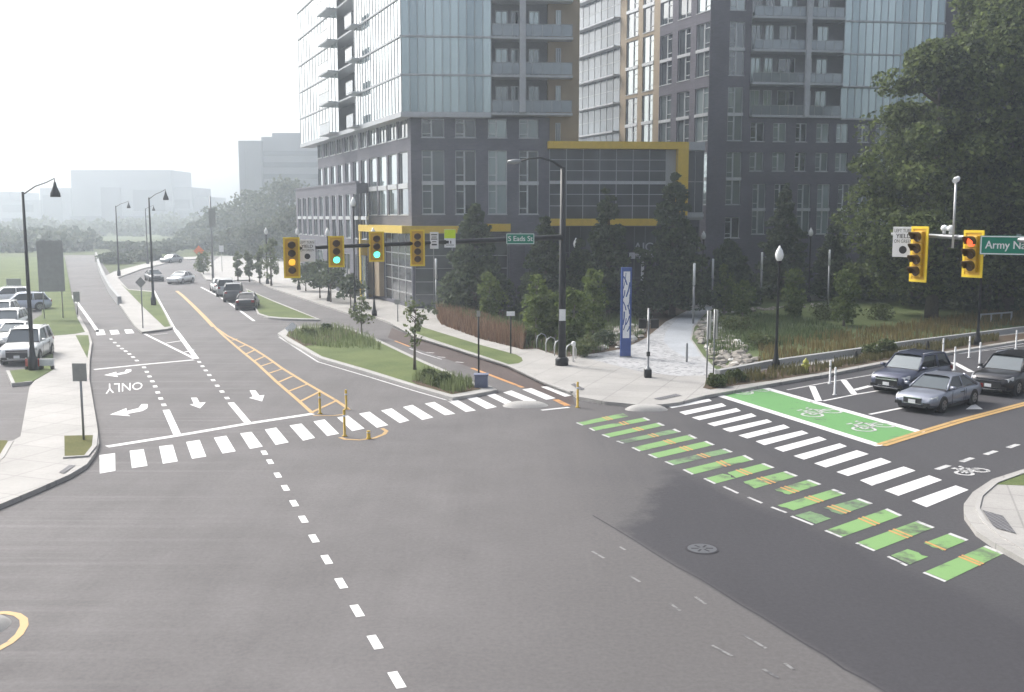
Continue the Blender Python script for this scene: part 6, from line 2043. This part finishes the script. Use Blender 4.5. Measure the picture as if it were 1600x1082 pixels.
SH = "shrubs in the plaza planting"
def shrub(ub, vb, r_, h, leaf, label, n=26, seed=0, group=SH, ls=0.11):
    b = G(ub, vb, K)
    t = thing("shrub", label, "shrub", b, 0, group)
    rr_ = np.random.default_rng(seed)
    c = rr_.normal(size=(n, 3)); c /= np.linalg.norm(c, axis=1)[:, None]
    c *= rr_.uniform(0.4, 1, n)[:, None]
    c = c * np.array([r_ * 0.75, r_ * 0.75, h * 0.32]) + np.array([0, 0, h * 0.52])
    d = rr_.normal(size=(n, 34, 3)); d /= np.linalg.norm(d, axis=2)[:, :, None]
    P = (c[:, None, :] + d * (r_ * 0.34)).reshape(-1, 3)
    P = P[P[:, 2] > 0.03]
    quads_mesh("foliage", leaf_quads(P, ls), leaf, t)
    mb = MB().use('bark')
    for i in range(5):
        mb.tube([(0, 0, 0), Vector(c[i]) * 0.5, Vector(c[i])], [0.03, 0.02, 0.008], 5, False)
    mb.build("stem", None, t)
for i, (ub, vb, r_, h, lf, lab) in enumerate(((912, 557, 0.9, 1.1, 'leaf_shrub', "green shrub right of the bike racks at the paving edge"), (945, 540, 0.9, 0.9, 'leaf_dark', "dark green shrub left of the blue totem"), (930, 508, 1.0, 1.2, 'leaf_shrub', "green shrub behind the rocks left of the totem"),
                                              (826, 538, 0.6, 1.1, 'leaf_young', "yellow green shrub at the end of the brown grasses"), (1002, 498, 0.9, 0.7, 'leaf_dark', "low dark shrub behind the pedestrian signal"), (1040, 480, 1.0, 0.8, 'leaf_dark', "low dark shrub below the pale garden wall"), (985, 492, 1.2, 0.9, 'leaf_dark', "dark shrub directly right of the totem"),
                                              (1120, 604, 0.6, 0.5, 'leaf_shrub', "low shrub at the plaza end of the kerb bed"), (1150, 596, 0.6, 0.5, 'leaf_shrub', "low shrub in the kerb bed above the green box corner"), (1385, 552, 0.7, 0.8, 'leaf_shrub', "shrub in the kerb bed behind the windscreen of the dark blue SUV"), (1362, 557, 0.6, 0.7, 'leaf_shrub', "shrub in the kerb bed right of the dark cone bollard"),
                                              (1150, 520, 1.5, 1.1, 'leaf_shrub', "green shrub in the meadow right of the sign posts"), (1190, 545, 1.1, 0.8, 'leaf_shrub', "green shrub in the meadow left of the acorn lamp pole"), (1290, 500, 1.4, 1.2, 'leaf_shrub', "green shrub in the meadow by the light column"), (1375, 500, 1.4, 1.2, 'leaf_shrub', "green shrub in the meadow below the white turn sign"), (1150, 470, 1.8, 2.6, 'leaf_dark', "tall dark shrub behind the young bright tree"),
                                              (690, 604, 0.55, 0.7, 'leaf_shrub', "dark green clump in the near end of the planted median"), (668, 596, 0.5, 0.6, 'leaf_shrub', "green clump left of the light grass in the planted median"), (480, 526, 0.6, 0.5, 'leaf_shrub', "small clump behind the fallen white panel"), (510, 520, 0.5, 0.6, 'leaf_dark', "dark clump at the far edge of the planted median"))):
    shrub(ub, vb, r_, h, lf, lab, seed=300 + i)

def rocks(name, poly, n, label, seed, smin=0.18, smax=0.5):
    r = random.Random(seed)
    P = PX(poly, K)
    xs, ys = [p.x for p in P], [p.y for p in P]
    mb = MB()
    k = 0
    while k < n:
        x, y = r.uniform(min(xs), max(xs)), r.uniform(min(ys), max(ys))
        ins = False
        j = len(P) - 1
        for i in range(len(P)):
            if (P[i].y > y) != (P[j].y > y) and x < (P[j].x - P[i].x) * (y - P[i].y) / (P[j].y - P[i].y) + P[i].x:
                ins = not ins
            j = i
        if not ins: continue
        k += 1
        s = r.uniform(smin, smax)
        rot = Matrix.Rotation(r.uniform(0, 6.28), 3, 'Z') @ Matrix.Rotation(r.uniform(-0.5, 0.5), 3, 'X')
        mb.use('pale_rock' if r.random() < 0.12 else 'rock')
        vs, fs = [], []
        for iz, (zz, kk) in enumerate(((-0.5, 0.7), (0.05, 1.0), (0.42, 0.62))):
            for a in range(6):
                t_ = a * math.pi / 3
                q = Vector((math.cos(t_) * s * kk * r.uniform(0.75, 1.15), math.sin(t_) * s * 0.75 * kk * r.uniform(0.75, 1.15), zz * s * 0.75))
                vs.append(Vector((x, y, K + s * 0.22)) + rot @ q)
        for iz in range(2):
            for a in range(6):
                fs.append((iz * 6 + a, iz * 6 + (a + 1) % 6, iz * 6 + 6 + (a + 1) % 6, iz * 6 + 6 + a))
        fs.append(tuple(12 + a for a in range(6)))
        mb.add(vs, fs)
    return tag(mb.build(name), label, "rocks", kind="stuff")
rocks("rock_border", [(1122, 487), (1107, 493), (1092, 511), (1088, 530), (1106, 555), (1130, 584), (1195, 571), (1165, 545), (1125, 520)], 230, "grey brown boulders bordering the right side of the pale walk", 1)
rocks("rock_border", [(935, 552), (972, 545), (1000, 530), (1010, 516), (985, 508), (955, 515), (935, 535)], 110, "grey brown boulders behind the blue totem", 2)
rocks("rock_border", [(1125, 486), (1150, 484), (1215, 481), (1290, 475), (1290, 479), (1200, 486), (1130, 491)], 60, "row of pale stones along the top of the meadow", 3, 0.15, 0.35)

# ------------------------------------------------------------------ the hazy air
hz_ = MB().box((0, 480, 33), (2060, 1240, 68))
ho = hz_.build("haze", None)
hm = bpy.data.materials.new("haze")
hm.use_nodes = True
nt = hm.node_tree
for n_ in list(nt.nodes):
    nt.nodes.remove(n_)
mo = nt.nodes.new("ShaderNodeOutputMaterial")
pv = nt.nodes.new("ShaderNodeVolumePrincipled")
pv.inputs['Color'].default_value = (0.82, 0.905, 1.0, 1)
pv.inputs['Density'].default_value = 0.0012
pv.inputs['Anisotropy'].default_value = 0.68
nt.links.new(pv.outputs[0], mo.inputs['Volume'])
ho.data.materials.clear()
ho.data.materials.append(hm)
ho['kind'] = 'stuff'
